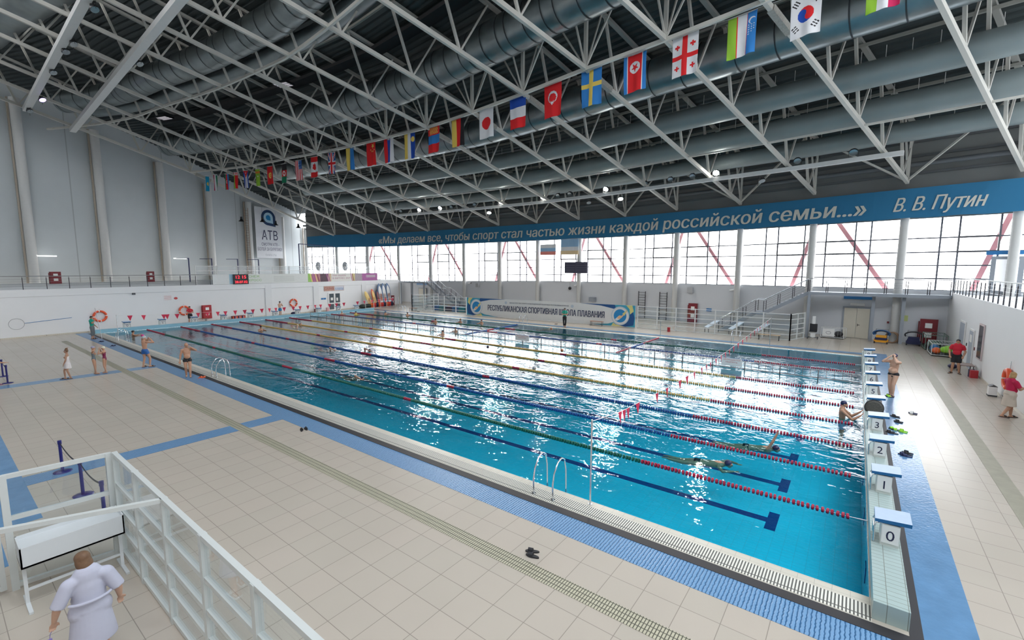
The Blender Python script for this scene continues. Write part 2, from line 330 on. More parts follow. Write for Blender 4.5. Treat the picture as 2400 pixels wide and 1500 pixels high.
# ordinal words for labels
ORD = ['', 'first', 'second', 'third', 'fourth', 'fifth', 'sixth', 'seventh', 'eighth', 'ninth', 'tenth', 'eleventh', 'twelfth', 'thirteenth', 'fourteenth', 'fifteenth', 'sixteenth', 'seventeenth', 'eighteenth', 'nineteenth', 'twentieth', 'twenty-first', 'twenty-second', 'twenty-third', 'twenty-fourth']
COLM = mat('column_paint', (.55, .55, .53), .5)
REDB = mat('glare_paled_red_steel', (.85, .38, .40), .6)  # brace red paled in the colour to stand in for window glare
for k in range(0, 14):
    m = MB(); c = WP(k, 0, 0); m.cyl((c.x, c.y, 0), .26, 11.0, 20)
    m.build('column', COLM, label='round grey column of the window wall, %s from the right end' % ORD[14-k], cat='column', group='columns along the window wall')
for k in range(0, 13):
    a, b = ((.66, SZ(k)-.3), (.95, 9.3)) if k % 2 == 0 else ((.85, SZ(k)-.3), (.2, 9.3))
    q0, q1 = WP(k+a[0], -1.9, a[1]), WP(k+b[0], -1.9, b[1]); q0 = q1+(q0-q1)*((q1.z+1)/(q1.z-q0.z)); m = MB(); m.bar(q0, q1, .3, .3); m.build('outside_brace', REDB, label='sloping red steel brace outside the %s window bay from the right' % ORD[13-k], cat='brace', group='red braces outside the windows')

# ------------------------------------------------------------------ left end: low wall, balcony slab, tall wall with columns
def LX(y): return -51.3-.1*(y+6)
m = MB()
ya, yb = -16, 34.5
m.add([(LX(ya), ya, 0), (LX(yb), yb, 0), (LX(yb), yb, 3.67), (LX(ya), ya, 3.67), (LX(ya)-.3, ya, 0), (LX(yb)-.3, yb, 0), (LX(yb)-.3, yb, 3.67), (LX(ya)-.3, ya, 3.67)], [(0, 1, 2, 3), (4, 7, 6, 5), (0, 3, 7, 4), (1, 5, 6, 2)])
struct(m, 'wall_left', WALLW)
m = MB()
for y0, y1 in ((-16, 14.2), (14.9, 20.2), (20.9, 27.6), (28.3, 34.4)):       # panels framed by shallow pilasters
    m.add([(LX(y0)+.06, y0, 3.15), (LX(y1)+.06, y1, 3.15), (LX(y1)+.06, y1, 3.66), (LX(y0)+.06, y0, 3.66)], [(0, 1, 2, 3)])
for y0, y1 in ((14.2, 14.9), (20.2, 20.9), (27.6, 28.3)):
    m.box(LX(y0)-.1, y0, 0, LX(y0)+.07, y1, 3.6)
m.add([(LX(-16)+.06, -16, 3.15), (LX(34.4)+.06, 34.4, 3.15), (LX(34.4), 34.4, 3.12), (LX(-16), -16, 3.12)], [(0, 1, 2, 3)])
struct(m, 'trim_21', WALLW)
m = MB()
for y0, y1 in ((-15.9, 34.3),): m.bar((LX(y0)+.03, y0, .05), (LX(y1)+.03, y1, .05), .04, .1)
struct(m, 'baseboard_left', CERAM)
m = MB(); m.add([(LX(ya)+.1, ya, 3.45), (LX(yb)+.1, yb, 3.45), (-79.5, 36, 3.45), (-69.5, ya, 3.45), (LX(ya)+.1, ya, 3.7), (LX(yb)+.1, yb, 3.7), (-79.5, 36, 3.7), (-69.5, ya, 3.7)], [(3, 2, 1, 0), (4, 5, 6, 7), (0, 1, 5, 4), (1, 2, 6, 5)])
struct(m, 'floor_balcony_left', WALLW)
UW = tile_mat('tall_wall_panels', (.60, .64, .655), (.585, .625, .64), (.42, .45, .46), 40, 1.9, rough=.6, mort=.012, vertical='y')
def UX(y, off=0): # tall end wall beyond the balcony
    return -74.9-(y-11)*.199+off
def TW(y, z):     # slide a point of the sight plane of the first truss out onto the tall wall
    xo = -69.9-(y-13)*.1455; cx, cy_, cz_ = -.52, -9.42, 5.375; dx, dy = xo-cx, y-cy_
    t = (-74.9-(cy_-11)*.199-cx)/(dx+.199*dy); return cy_+dy*t, cz_+(z-cz_)*t
m = MB(); m.quad((UX(-18, -.9), -18, 3.6), (UX(33.5, -.9), 33.5, 3.6), (UX(33.5, -.9), 33.5, 16.), (UX(13, -.9), 13, 23.5), (UX(-18, -.9), -18, 30)); struct(m, 'wall_left_tall', UW)
colpx = [(-7.6, 0), (-1.97, 0), (3.98, 0), (9.93, 0), (15.32, 0), (20.56, 0), (25.57, 0), (29.84, 0)]
for k, (y, _) in enumerate(colpx):
    y = TW(y, 5)[0]
    top = CZ((11-y)*-1.0)+2.6 if y < 11 else CZ(y-11)+1.8
    x = UX(y, -.25); t = empty('wall_column', (x, y, 3.7), 0, 'tall round column on the left end wall, %s from the left' % ORD[k+1] if k else 'tall round column at the near end of the left wall', 'column', 'columns on the tall left wall')
    c = MB(); c.cyl((0, 0, 0), .42, top-3.7, 24); c.build('shaft', mat('column_white', (.66, .66, .64), .5), t)
    c = MB(); c.box(-.25, -.62, 0, -.05, -.46, top-3.7); c.build('cable_tray', mat('tray', (.42, .36, .29), .6), t)
# right-hand wall with its gallery
m = MB(); m.box(4.68, -16, 0, 4.95, 35.6, 3.8); struct(m, 'wall_right', WALLW)
m = MB(); m.bar((4.66, -16, .05), (4.66, 35.5, .05), .03, .1); struct(m, 'baseboard_right', CERAM)
m = MB(); m.box(4.95, -16, 3.4, 16, 36, 3.67); struct(m, 'floor_balcony_right', WALLW)
m = MB(); m.box(16, -17, 0, 16.3, 32, 24); struct(m, 'wall_right_outer', WALLW)
m = MB(); m.quad((-80, -16.5, 0), (16.5, -16.5, 0), (16.5, -16.5, 27), (-80, -16.5, 27)); struct(m, 'wall_front', mat('stand_wall_grey', (.30, .30, .31), .7))
m = MB(); m.box(-30, -16.4, 3.3, 4.9, -10.0, 3.6); struct(m, 'floor_balcony_near', WALLW)

# ------------------------------------------------------------------ roof deck
DECK = mat('corrugated_deck', (.055, .068, .07), .42, .35, var=.2, vs=.3)
m = MB(); S = []; s = -30.0
while s < 22.6:
    S += [(s, 0), (s+.20, 0), (s+.27, .13), (s+.43, .13)]; s += .5
rows = []
for s, h in S: r_ = [RP(i, s, CZ(s)+4.25+h) for i in range(-1, 15)]; r_[0] = r_[0]+(r_[0]-r_[1])*.9; rows.append(r_)
vs = [p for r in rows for p in r]; n = 16
m.add(vs, [(a*n+j, a*n+j+1, (a+1)*n+j+1, (a+1)*n+j) for a in range(len(rows)-1) for j in range(n-1)])
struct(m, 'ceiling', DECK)
# ------------------------------------------------------------------ roof trusses
FLAGNEAR = ['the dark corner before the first flag', 'the blue and yellow sun flag', 'the far red and green flags', 'the black red green flag', 'the red and white maple leaf flag', 'the yellow and blue flag', 'the white blue red flag', 'the red and blue flag with yellow emblem', 'the white flag with red disc', 'the blue white red flag', 'the blue flag with yellow cross', 'the white flag with five red crosses', 'the white flag with red and blue disc', 'the last flag at the frame top', 'the right-hand gallery']
TRUSS = {}
BOT = [-24.6, -19.8, -15, -10.2, -5.2, 0, 3, 7, 11, 15, 18.8]
for k in range(0, 14):
    L = RL(k); o = empty('roof_truss', RP(k, L, 10.9), 0, 'steel roof truss, %s from right, above %s' % (ORD[14-k], FLAGNEAR[k]), 'truss', 'roof trusses')
    O = o.location.copy(); TRUSS[k] = o
    def q(s, dz=0): return RP(k, s, CZ(s)+dz)-O
    a = MB(); a.bar(q(-29), q(0), .2, .26); a.bar(q(0), q(L-.2), .2, .26); a.build('bottom_chord', CREAM, o)
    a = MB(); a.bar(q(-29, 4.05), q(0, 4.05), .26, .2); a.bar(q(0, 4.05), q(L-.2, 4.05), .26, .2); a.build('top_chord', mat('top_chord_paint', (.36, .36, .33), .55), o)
    w = MB(); bs = BOT+[L-.25]; 
    for j, b in enumerate(bs):
        if b == 0: w.bar(q(0), q(0, 4.05), .2, .2); w.bar(q(0), q(-1.8, 4.05), .09, .09); w.bar(q(0), q(1.4, 4.05), .09, .09)
        elif b > L-1: w.bar(q(b), q(b, 4.05), .16, .16); w.bar(q(b), q(b-1.6, 4.0), .1, .1)
        else:
            tl = b-1.3 if b > 0 else b-1.6; tr = b+1.9 if b > 0 else b+2.2
            w.bar(q(b), q(tl, 4.05), .15, .15); w.bar(q(b), q(tr, 4.05), .11, .11)
    w.build('web', CREAM, o)
    p = MB(); p.bar(q(.6, -.0), q(2.4, -.0), .3, .32)
    p.build('splice_plate', mat('splice_holes', (.36, .35, .31), .6, var=.5, vs=14), o)
def longi(name, s, dz, w, h, i0, i1, mt, label, cat='beam', group=None):
    m = MB(); n = int((i1-i0)*2)
    pts = [RP(i0+(i1-i0)*j/n, s, CZ(s)+dz) for j in range(n+1)]
    for a, b in zip(pts, pts[1:]): m.bar(a, b, w, h)
    return m.build(name, mt, label=label, cat=cat, group=group)
longi('tie_beam', 0, -.05, .16, .2, -.0, 13, CREAM, 'cream steel tie beam along the row of national flags', group='long tie beams')
longi('tie_beam', -11, -.05, .16, .18, -.8, 13, CREAM, 'cream steel tie beam running under the upper left duct', group='long tie beams')
longi('tie_beam', 11.6, -.05, .1, .12, 3, 14, CREAM, 'slim cream tie beam beneath the fabric ducts', group='long tie beams')
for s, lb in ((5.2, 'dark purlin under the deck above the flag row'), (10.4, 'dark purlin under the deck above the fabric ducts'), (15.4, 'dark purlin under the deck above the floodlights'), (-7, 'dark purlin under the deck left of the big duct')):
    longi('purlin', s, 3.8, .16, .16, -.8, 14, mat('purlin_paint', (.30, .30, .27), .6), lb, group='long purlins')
longi('black_roof_band', -4.6, 3.7, 1.0, .25, 0, 14, mat('roof_band_black', (.012, .012, .014), .6), 'wide black band under the roof deck between the two big ducts', 'duct')  # flat black strip running close under the deck
for k in range(0, 13):      # frames between trusses over the tie line
    m = MB(); mid = RP(k+.5, 0, CZ(0)+4.0)
    a, b = RP(k, 0, CZ(0)), RP(k+1, 0, CZ(0)); m.bar(a, mid, .09); m.bar(b, mid, .09); t_ = TRUSS[k]; m.v = [(v[0]-t_.location.x, v[1]-t_.location.y, v[2]-t_.location.z) for v in m.v]; m.build('tie_brace', CREAM, t_)
for k in range(2, 14, 2):
    L = RL(k); m = MB()
    for dk in (-1, 1): m.bar(RP(k, L-.4, CZ(L-.4)), RP(k+dk*.97, L-3.0, CZ(L-3)+3.2), .12)
    t_ = TRUSS[k]; m.v = [(v[0]-t_.location.x, v[1]-t_.location.y, v[2]-t_.location.z) for v in m.v]; m.build('wall_brace', CREAM, t_)
# light bridges (long white box beams)
BOXM = mat('box_beam_white', (.72, .72, .70), .45)
m = MB(); pts = [RP(i, 15, 12.72) for i in [3.2]+[x*.5 for x in range(8, 25)]+[12.2]]
for a, b in zip(pts, pts[1:]): m.bar(a, b, .3, .28)
m.build('light_bridge', BOXM, label='long white box beam carrying the lit floodlights near the windows', cat='beam')
B1a, B1b = RP(.2, -11.5, CZ(-11.5)-.6), RP(7.6, -17.3, CZ(-17.3)-.6)
m = MB(); m.bar(B1a+(B1a-B1b)*.02, B1b, .5, .38); m.build('light_bridge', BOXM, label='wide pale box beam crossing the roof at upper left, right of the other', cat='beam')
B2a, B2b = RP(.1, -14.7, CZ(-14.7)-.35), RP(6.6, -20.4, CZ(-20.4)-.35)
m = MB(); m.bar(B2a, B2b, .5, .38); m.build('light_bridge', BOXM, label='pale box beam with floodlights in the far upper left corner', cat='beam')

# ------------------------------------------------------------------ ducts
GALV = mat('galvanised_duct', (.30, .34, .345), .34, .85, var=.25, vs=1.2); SEAM = mat('duct_seam', (.03, .035, .04), .6)
FAB = mat('fabric_duct', (.28, .33, .33), .45, .3, var=.12, vs=.8)
def duct(label, s, dz, r, i0, i1, mt, seam, group, r_end=None):
    n = int((i1-i0)*4); pts = [RP(i0+(i1-i0)*j/n, s, CZ(s)+dz) for j in range(n+1)]
    o = empty('air_duct', pts[0], 0, label, 'duct', group); O = pts[0].copy()
    m = MB(); m.tube([p-O for p in pts], r, 28); m.build('duct_tube', mt, o)
    if seam:
        L = sum((b-a).length for a, b in zip(pts, pts[1:])); d = 0; nx = .4; c = 0; sm = MB()
        for a, b in zip(pts, pts[1:]):
            l = (b-a).length
            while nx < d+l:
                p = a.lerp(b, (nx-d)/l)-O; t = (b-a).normalized(); sm.tube([p-t*.035, p+t*.035], r+.025, 28, caps=False)
                nx += seam*(1 if c % 3 else .55); c += 1
            d += l
        sm.build('seam', SEAM, o, kind='stuff')
    return o
duct('thick round steel duct at the upper left below the deck', -11.6, 2.1, 1.05, 0, 12, GALV, 1.7, 'round steel ducts')
duct('plain round duct running behind the upper left thick duct', -9.0, 2.6, .62, 0, 12, GALV, 0, 'round steel ducts')
duct('thickest round steel duct, above the row of flags', -2.4, 2.1, 1.25, 0, 14, GALV, 1.5, 'round steel ducts')
duct('thick round steel duct just behind the row of flags', 5.4, 2.1, 1.15, 1.2, 14, GALV, 2.1, 'round steel ducts')
duct('dark round duct in the far upper left corner', -20.5, 1.7, 1.3, 0, 8, GALV, 0, 'round steel ducts')
for s, i0, lb, i1 in ((9.9, 1.3, 'smooth hanging fabric duct, nearest of the three behind the flags', 13.4), (13.5, 1.6, 'smooth hanging fabric duct, middle of the three', 13.2), (16.6, 2.4, 'smooth hanging fabric duct, closest to the window wall', 13.3)):
    o = duct(lb, s, 1.75, .72 if s < 16 else .62, i0, i1, FAB, 0, 'fabric ducts')
    h = MB(); O = o.location.copy(); j = i0+.05; r = .72 if s < 16 else .62
    while j < i1:
        p = RP(j, s-.1, CZ(s)+1.75+r*.55)-O; h.tube([p+Vector((0, 0, -.1)), p+Vector((0, 0, .95))], .016, 4); j += .21
    h.build('hanger_wire', mat('hanger', (.62, .62, .6), .5), o, kind='stuff')
# ------------------------------------------------------------------ lettering
def text_mesh(txt, size=1.0, shear=0, offset=0, space=1.0, bold=0):
    from mathutils.geometry import delaunay_2d_cdt
    c = bpy.data.curves.new('txt', 'FONT'); c.body = txt; c.size = size; c.space_character = space; c.resolution_u = 3; c.fill_mode = 'NONE'
    o = bpy.data.objects.new('txt', c); col.objects.link(o)
    dg = bpy.context.evaluated_depsgraph_get(); me = bpy.data.meshes.new_from_object(o.evaluated_get(dg))
    v2 = [Vector((v.co.x, v.co.y)) for v in me.vertices]; ed = [tuple(e_.vertices) for e_ in me.edges]
    bpy.data.objects.remove(o); bpy.data.meshes.remove(me)
    r = delaunay_2d_cdt(v2, ed, [], 0, 1e-5)
    P = np.array([(v.x, v.y) for v in v2]); E_ = np.array(ed); A_, B_ = P[E_[:, 0]], P[E_[:, 1]]; fs = []
    for f in r[2]:      # keep the triangles that lie inside the letter strokes (even-odd rule)
        cx_ = sum(r[0][i].x for i in f)/len(f); cy_ = sum(r[0][i].y for i in f)/len(f)
        k_ = (A_[:, 1] > cy_) != (B_[:, 1] > cy_); a_, b_ = A_[k_], B_[k_]
        if np.count_nonzero(a_[:, 0]+(cy_-a_[:, 1])*(b_[:, 0]-a_[:, 0])/(b_[:, 1]-a_[:, 1]) > cx_) % 2: fs.append(list(f))
    return [Vector((v.x+shear*v.y, v.y, 0)) for v in r[0]], fs
def put_text(mb, txt, fn, w=None, h=None, x0=0, z0=0, shear=0, bold=0, space=1.0, align='l'):
    """fn(a, b) -> world point; text box scaled to width w, capital height h"""
    vs, fs = text_mesh(txt, 1, shear, 0, space, bold)
    if not vs: return
    xa = min(v.x for v in vs); xb = max(v.x for v in vs); cap = .73
    sx = w/(xb-xa) if w else h/cap; sz = h/cap if h else sx
    W0 = (xb-xa)*sx; ox = x0-(W0/2 if align == 'c' else 0)
    mb.add([fn(ox+(v.x-xa)*sx, z0+v.y*sz) for v in vs], fs)

# starting blocks ------------------------------------------------
DIGM = mat('digit_navy', (.01, .012, .05), .5); PLATE = mat('block_top_sheen_blue', (.46, .57, .72), .35, var=.1, vs=8); PLATES = mat('block_side_blue', (.01, .13, .33), .4); BODY = mat('block_body', (.70, .72, .68), .5)  # top's blue is paled to stand in for light reflecting off it
NUM = ['zero', 'one', 'two', 'three', 'four', 'five', 'six', 'seven', 'eight', 'nine']
def block(k, near):
    x = .0 if near else -50; sg = 1 if near else -1
    y = 1.25+2.5*k
    where = 'at the near right end of the pool' if near else 'at the far left end of the pool'
    o = empty('starting_block', (x, y, .30), 0, 'starting block with blue top and numeral %s, %s' % (NUM[k], where) , 'starting block', 'starting blocks on the %s end wall' % ('near right' if near else 'far left'))
    m = MB(); m.box(sg*.15, -.24, 0, sg*.42, .24, .42); m.build('pedestal', BODY, o)
    p = MB(); zt = .50
    a, b = (.05, .57)
    v = [(sg*a, -.26, zt-.07), (sg*b, -.26, zt-.04), (sg*b, .26, zt-.04), (sg*a, .26, zt-.07), (sg*a, -.26, zt-.01), (sg*b, -.26, zt+.03), (sg*b, .26, zt+.03), (sg*a, .26, zt-.01)]
    p.add(v[:4]+v[4:], [(3, 2, 1, 0), (0, 1, 5, 4), (1, 2, 6, 5), (2, 3, 7, 6), (3, 0, 4, 7)]); p.mi = 1; p.add(v, [(4, 5, 6, 7)])
    p.build('platform', [PLATES, PLATE], o)
    h = MB(); h.tube([(sg*.06, -.2, .02), (sg*.05, -.2, .3), (sg*.07, -.2, .38), (sg*.2, -.2, .43)], .014, 6); h.tube([(sg*.06, .2, .02), (sg*.05, .2, .3), (sg*.07, .2, .38), (sg*.2, .2, .43)], .014, 6); h.tube([(sg*.05, -.2, .28), (sg*.05, .2, .28)], .014, 6)
    h.build('hand_grip', STEEL, o)
    n = MB()
    if near:
        n.box(.16, -.255, .06, .41, -.241, .40); n.mi = 1
        put_text(n, str(k), lambda a, b: (.285+a, -.259, .12+b), h=.2, align='c')
    else:
        n.box(-.149, -.2, .03, -.135, .2, .36); n.mi = 1
        put_text(n, str(k), lambda a, b: (-.13, a, .08+b), h=.22, align='c')
    n.build('number_panel', [PAPER, DIGM], o)
    if k == 4 and near:
        pass
for k in range(10): block(k, True)
for k in range(10): block(k, False)

# lane ropes ------------------------------------------------------
RR = mat('rope_red', (.42, .012, .05), .35); RG = mat('rope_green', (.005, .13, .085), .35); RB = mat('rope_blue', (.01, .09, .33), .35); RY = mat('rope_yellow', (.72, .47, .13), .4)
def disc_mesh(mt):
    m = MB(); n = 12
    for x0, r0, x1, r1 in ((-.03, .035, -.022, .062), (-.022, .062, .022, .062), (.022, .062, .03, .035)):
        m.tube([(x0, 0, 0), (x1, 0, 0)], [r0, r1], n, caps=False)
    o = m.build('float', mt); me = o.data; bpy.data.objects.remove(o); return me
DM = {}
def rope(k, colm, cname, parts, side):
    y = 2.5*k; o = empty('lane_rope', (-25, y, 0), 0, '%s lane rope with red ends, between starting blocks %s and %s' % (cname, NUM[k-1], NUM[k]), 'lane rope', 'lane ropes across the pool')
    c = MB(); c.tube([(-25, 0, .0), (25, 0, .0)], .008, 5); c.build('cable', STEEL, o)
    def colour(x):      # x from the near end, metres
        if x < 5.05 or x > 45: return RR
        if abs(x-15) < .22 or abs(x-35) < .22 or abs(x-25) < .55: return RR
        return colm
    pitch = .093; n = int(49.5/pitch); sm = {}
    for j in range(n):
        x = .32+j*pitch+(.01 if j % 3 == 0 else 0); mt = colour(x)
        if j < parts:
            if mt.name not in DM: DM[mt.name] = disc_mesh(mt)
            f = bpy.data.objects.new('float', DM[mt.name]); f.location = (25-x, 0, .0); f.rotation_euler = (random.random(), random.uniform(-.12, .12), random.uniform(-.1, .1)); f.parent = o; col.objects.link(f)
        else:
            seg = sm.setdefault((mt.name, int((x-5.05)//10) if 5.05 <= x <= 45 and mt is colm else int(x*.1)+50), (MB(), mt)); nn = 8 if x > 18 else 10
            X = 25-x
            seg[0].tube([(X-.03, 0, 0), (X-.02, 0, 0), (X+.02, 0, 0), (X+.03, 0, 0)], [.035, .062, .062, .035], nn, caps=False)
    for key, (b, mt) in sm.items(): b.build('float_row', mt, o, kind='stuff')
    h = MB(); h.tube([(24.68, 0, 0), (25.02, 0, .02)], .012, 6); h.build('end_hook', STEEL, o)
NF = 100
for k, cm, cn in ((1, RG, 'green'), (2, RB, 'blue'), (3, RB, 'blue'), (4, RY, 'yellow'), (5, RY, 'yellow'), (6, RY, 'yellow'), (8, RB, 'blue'), (9, RG, 'green')):
    rope(k, cm, cn, NF if k < 3 else 0, 0)
def cross_rope(x, y0, y1, x1, mts, label):
    o = empty('lane_rope', (x, y0, 0), 0, label, 'lane rope'); m = {}
    n = int((y1-y0)/.1)
    for j in range(n):
        f = j/n; mt = mts[min(int(f*len(mts)), len(mts)-1)]; b = m.setdefault(mt.name, (MB(), mt))[0]
        b.tube([((x1-x)*f, j*.1, 0), ((x1-x)*f, j*.1+.07, 0)], .06, 6)
    for b, mt in m.values(): b.build('float_row', mt, o, kind='stuff')
cross_rope(-25.9, 17.6, 25.7, -26.5, [RB, RB, RB, RR, RB, RB, RB, RB], 'blue rope stretched crosswise over the far lanes at mid pool')
cross_rope(-12.6, 17.6, 25.7, -12.65, [RR, RR, RB, RB, RR, RR, RR], 'pink and blue rope crossing the far lanes nearer the right end')

# floating divider fence between blocks 6 and 7 ----------------------
DIVM = mat('divider_metal', (.30, .33, .34), .4, .5)
o = empty('divider_fence', (0, 17.35, 0), 0, 'long low rail fence floating between lanes 6 and 7', 'fence')
xx = -49.6; 
while xx < -.2:
    x1 = min(xx+1.65, -.1); m = MB(); m.bar((xx, 0, .42), (x1, 0, .42), .05, .03); m.bar((xx, 0, .02), (x1, 0, .02), .05, .05)
    m.bar((xx, 0, -.3), (xx, 0, .42), .05); q = xx+.33
    while q < x1-.1: m.bar((q, 0, 0), (q, 0, .42), .018); q += .33
    m.build('fence_panel', DIVM, o); xx += 1.65
REDINK = mat('red_ink', (.55, .08, .08), .6)
def sign_board(x, y, z, w, h, label, lines, ink=REDINK, ax='x'):
    o = empty('notice_sign', (x, y, z), 0, label, 'sign'); b = MB(); b.box(-w/2, -.015, 0, w/2, .0, h); b.build('board', PAPER, o)
    t = MB()
    for j, l in enumerate(lines): put_text(t, l, lambda a, c: (a, -.02, c), w=w*.8*min(1, len(l)/12+.2), h=h*.16, z0=h*(.72-.3*j), align='c')
    t.build('lettering', ink, o)
sign_board(-19.9, 17.3, .1, 1.25, .42, 'white notice board with red lettering, farther one on the divider fence', ['ЗАПРЕЩАЕТСЯ', 'НЫРЯТЬ'])
sign_board(-5.7, 17.3, .1, 1.05, .42, 'white notice board with red lettering, nearer one on the divider fence', ['ЗАПРЕЩАЕТСЯ', 'НЫРЯТЬ'])

# backstroke pennants ---------------------------------------------------
PENR = mat('pennant_red', (.62, .02, .07), .6)
def pennants(x, anchors, ys, label, name, sz, group):
    L = empty('pennant_line', (x, anchors[0][0], 0), 0, label, 'pennant line')
    def zz(y):
        for (a, za), (b, zb) in zip(anchors, anchors[1:]):
            if a <= y <= b: return za+(zb-za)*(y-a)/(b-a)
        return anchors[-1][1]
    y0 = anchors[0][0]; c = MB(); N = 60; ya, yb = anchors[0][0], anchors[-1][0]
    c.tube([(0, ya+(yb-ya)*j/N-y0, zz(ya+(yb-ya)*j/N)) for j in range(N+1)], .008, 4); c.build('cord', PAPER, L)
    for y in ys:
        rz = random.uniform(-.35, .35) if x < -20 else random.uniform(-.1, .1); z = zz(y); m = MB(); w = sz*.5
        ca, sa = cos(rz), sin(rz); th = .004
        P = [(sa*-w, -w*ca, 0), (sa*w, w*ca, 0), (0.02, 0.0, -sz*1.25)]
        m.add([(p[0]+th, p[1], p[2]) for p in P]+[(p[0]-th, p[1], p[2]) for p in P], [(0, 1, 2), (5, 4, 3), (0, 3, 4, 1), (1, 4, 5, 2), (2, 5, 3, 0)])
        q = m.build('pennant', PENR, L); q.location = (0, y-y0, z)
pennants(-5.05, [(-.48, 1.97), (1.0, 1.80), (1.6, 1.77), (4.6, 1.66), (9.9, 1.60), (13, 1.64), (18, 1.80), (25.9, 2.05)],
         [1.05, 1.3, 1.55, 2.2, 3.7, 4.6, 5.9, 6.7, 7.6, 8.6, 9.3, 9.9, 10.8, 11.7, 12.5, 13.3, 14.2, 15.2, 16.3, 17.4, 18.5, 19.7, 20.6, 21.5, 23.2, 24.4], 'string of small red pennants near the right end of the pool', 'p', .24, 'near')
pennants(-45.0, [(-.35, 1.76), (3.2, 1.62), (6, 1.58), (13, 1.58), (19, 1.66), (26, 1.85)],
         [.35, 1.2, 2.5, 2.72, 3.4, 4.9, 5.6, 6.4, 7.0, 7.8, 8.6, 9.3, 10.1, 10.8, 11.4, 12.2, 13.1, 13.8, 14.6, 15.4, 16.0, 17.0, 17.8, 18.7, 20.4, 21.3, 22.3, 23.3, 24.2, 25.2], 'string of small red pennants near the far end of the pool', 'p', .33, 'far')
def pole(x, y, h, label, r=.022):
    m = MB(); m.cyl((0, 0, 0), .06, .012, 12); m.cyl((0, 0, 0), r, h, 8); o = m.build('pole', STEEL, label=label, cat='pole'); o.location = (x, y, 0.004)
pole(-5.05, -.48, 2.0, 'thin steel pole on the near pool edge holding the pennant string'); pole(-5.05, 25.95, 2.1, 'thin steel pole on the far pool edge beside the pennants'); pole(-45, -.45, 1.85, 'thin steel pole at the far left pool ladder'); pole(-12.65, 25.95, 1.3, 'thin pole on the far pool edge by the crosswise rope'); pole(-45, 26.0, 2.0, 'thin steel pole at the far corner near the surfboards')

# pool ladders -------------------------------------------------------
def ladder(x, y, sg, label):
    o = empty('pool_ladder', (x, y, 0), 0, label, 'pool ladder', 'steel pool ladders')
    for dx in (-.27, .27):
        m = MB(); P = [(dx, -.42*sg, .0), (dx, -.44*sg, .35), (dx, -.38*sg, .62), (dx, -.22*sg, .84), (dx, -.06*sg, .9), (dx, .08*sg, .82), (dx, .16*sg, .55), (dx, .18*sg, .1), (dx, .18*sg, -.9)]
        m.tube(P, .021, 10); m.cyl((dx, -.42*sg, 0), .05, .015, 12); m.build('handrail', mat('chrome', (.75, .77, .8), .12, 1), o)
    for z in (-.25, -.5, -.75):
        m = MB(); m.box(-.27, .14*sg-.04, z, .27, .14*sg+.04, z+.03); m.build('step', STEEL, o)
ladder(-6.1, -.42, 1, 'chrome pool ladder on the near side, closest to the camera')
ladder(-25.6, -.42, 1, 'chrome pool ladder on the near side beside the man in black trunks')
ladder(-43.4, -.42, 1, 'chrome pool ladder near the far left corner of the pool')
ladder(-26.2, 26.0, -1, 'chrome pool ladder on the far side before the school banner')
ladder(-44.2, 26.0, -1, 'chrome pool ladder at the far corner near the surfboards')
ladder(-7.2, 26.0, -1, 'chrome pool ladder on the far side near the right pennants')

# ------------------------------------------------------------------ the long blue quotation banner
BANB = mat('banner_blue', (.02, .165, .32), .75, var=.12, vs=.25, bump=.2, bs=2); BANT = mat('banner_letters', (.62, .62, .55), .8)
o = empty('slogan_banner', WP(6, .5, 9), 0, 'long blue banner with white Cyrillic quotation hung above the windows', 'banner'); O = o.location
m = MB(); n = 140; i0, i1 = -.85, 13.9
P = []
for j in range(n+1):
    i = i0+(i1-i0)*j/n; b = 9.0 + .03*sin(j*1.3); t = 11.05 if i > -.1 else 11.05-(-.1-i)*.3
    if i < 0: b = 9.0 - i*.25
    P.append((WP(i, .5+.03*sin(j*.9), b)-O, WP(i, .5, t)-O))
for a, b in zip(P, P[1:]): m.quad(a[0], b[0], b[1], a[1])
q = m.build('cloth', BANB, o); sd = q.modifiers.new('thick', 'SOLIDIFY'); sd.thickness = .02
# arc length table
tab = [(i*.05, 0) for i in range(-40, 290)]; acc = 0; LT = []
pv = WP(tab[0][0], .56, 0)
for i, _ in tab:
    p = WP(i, .56, 0); acc += (p-pv).length; LT.append((acc, i)); pv = p
def arc_i(sv): return float(np.interp(sv, [a for a, _ in LT], [b for _, b in LT]))
def arc_s(iv): return float(np.interp(iv, [b for _, b in LT], [a for a, _ in LT]))
m = MB()
s0, s1 = arc_s(1.45), arc_s(11.62)
for dx in (0, .035, .07): put_text(m, '«Мы делаем все, чтобы спорт стал частью жизни каждой российской семьи...»', lambda a, b: WP(arc_i(s0+a+dx), .57+dx*.02, b)-O, w=s1-s0-.07, h=1.15, z0=9.42, shear=.12)
s2, s3 = arc_s(11.89), arc_s(12.74)
put_text(m, 'В. В. Путин', lambda a, b: WP(arc_i(s2+a), .57, b)-O, w=s3-s2, h=.95, z0=9.5, shear=.35)
put_text(m, 'В. В. Путин', lambda a, b: WP(arc_i(s2+a+.04), .572, b)-O, w=s3-s2, h=.95, z0=9.5, shear=.35)
m.build('lettering', BANT, o)

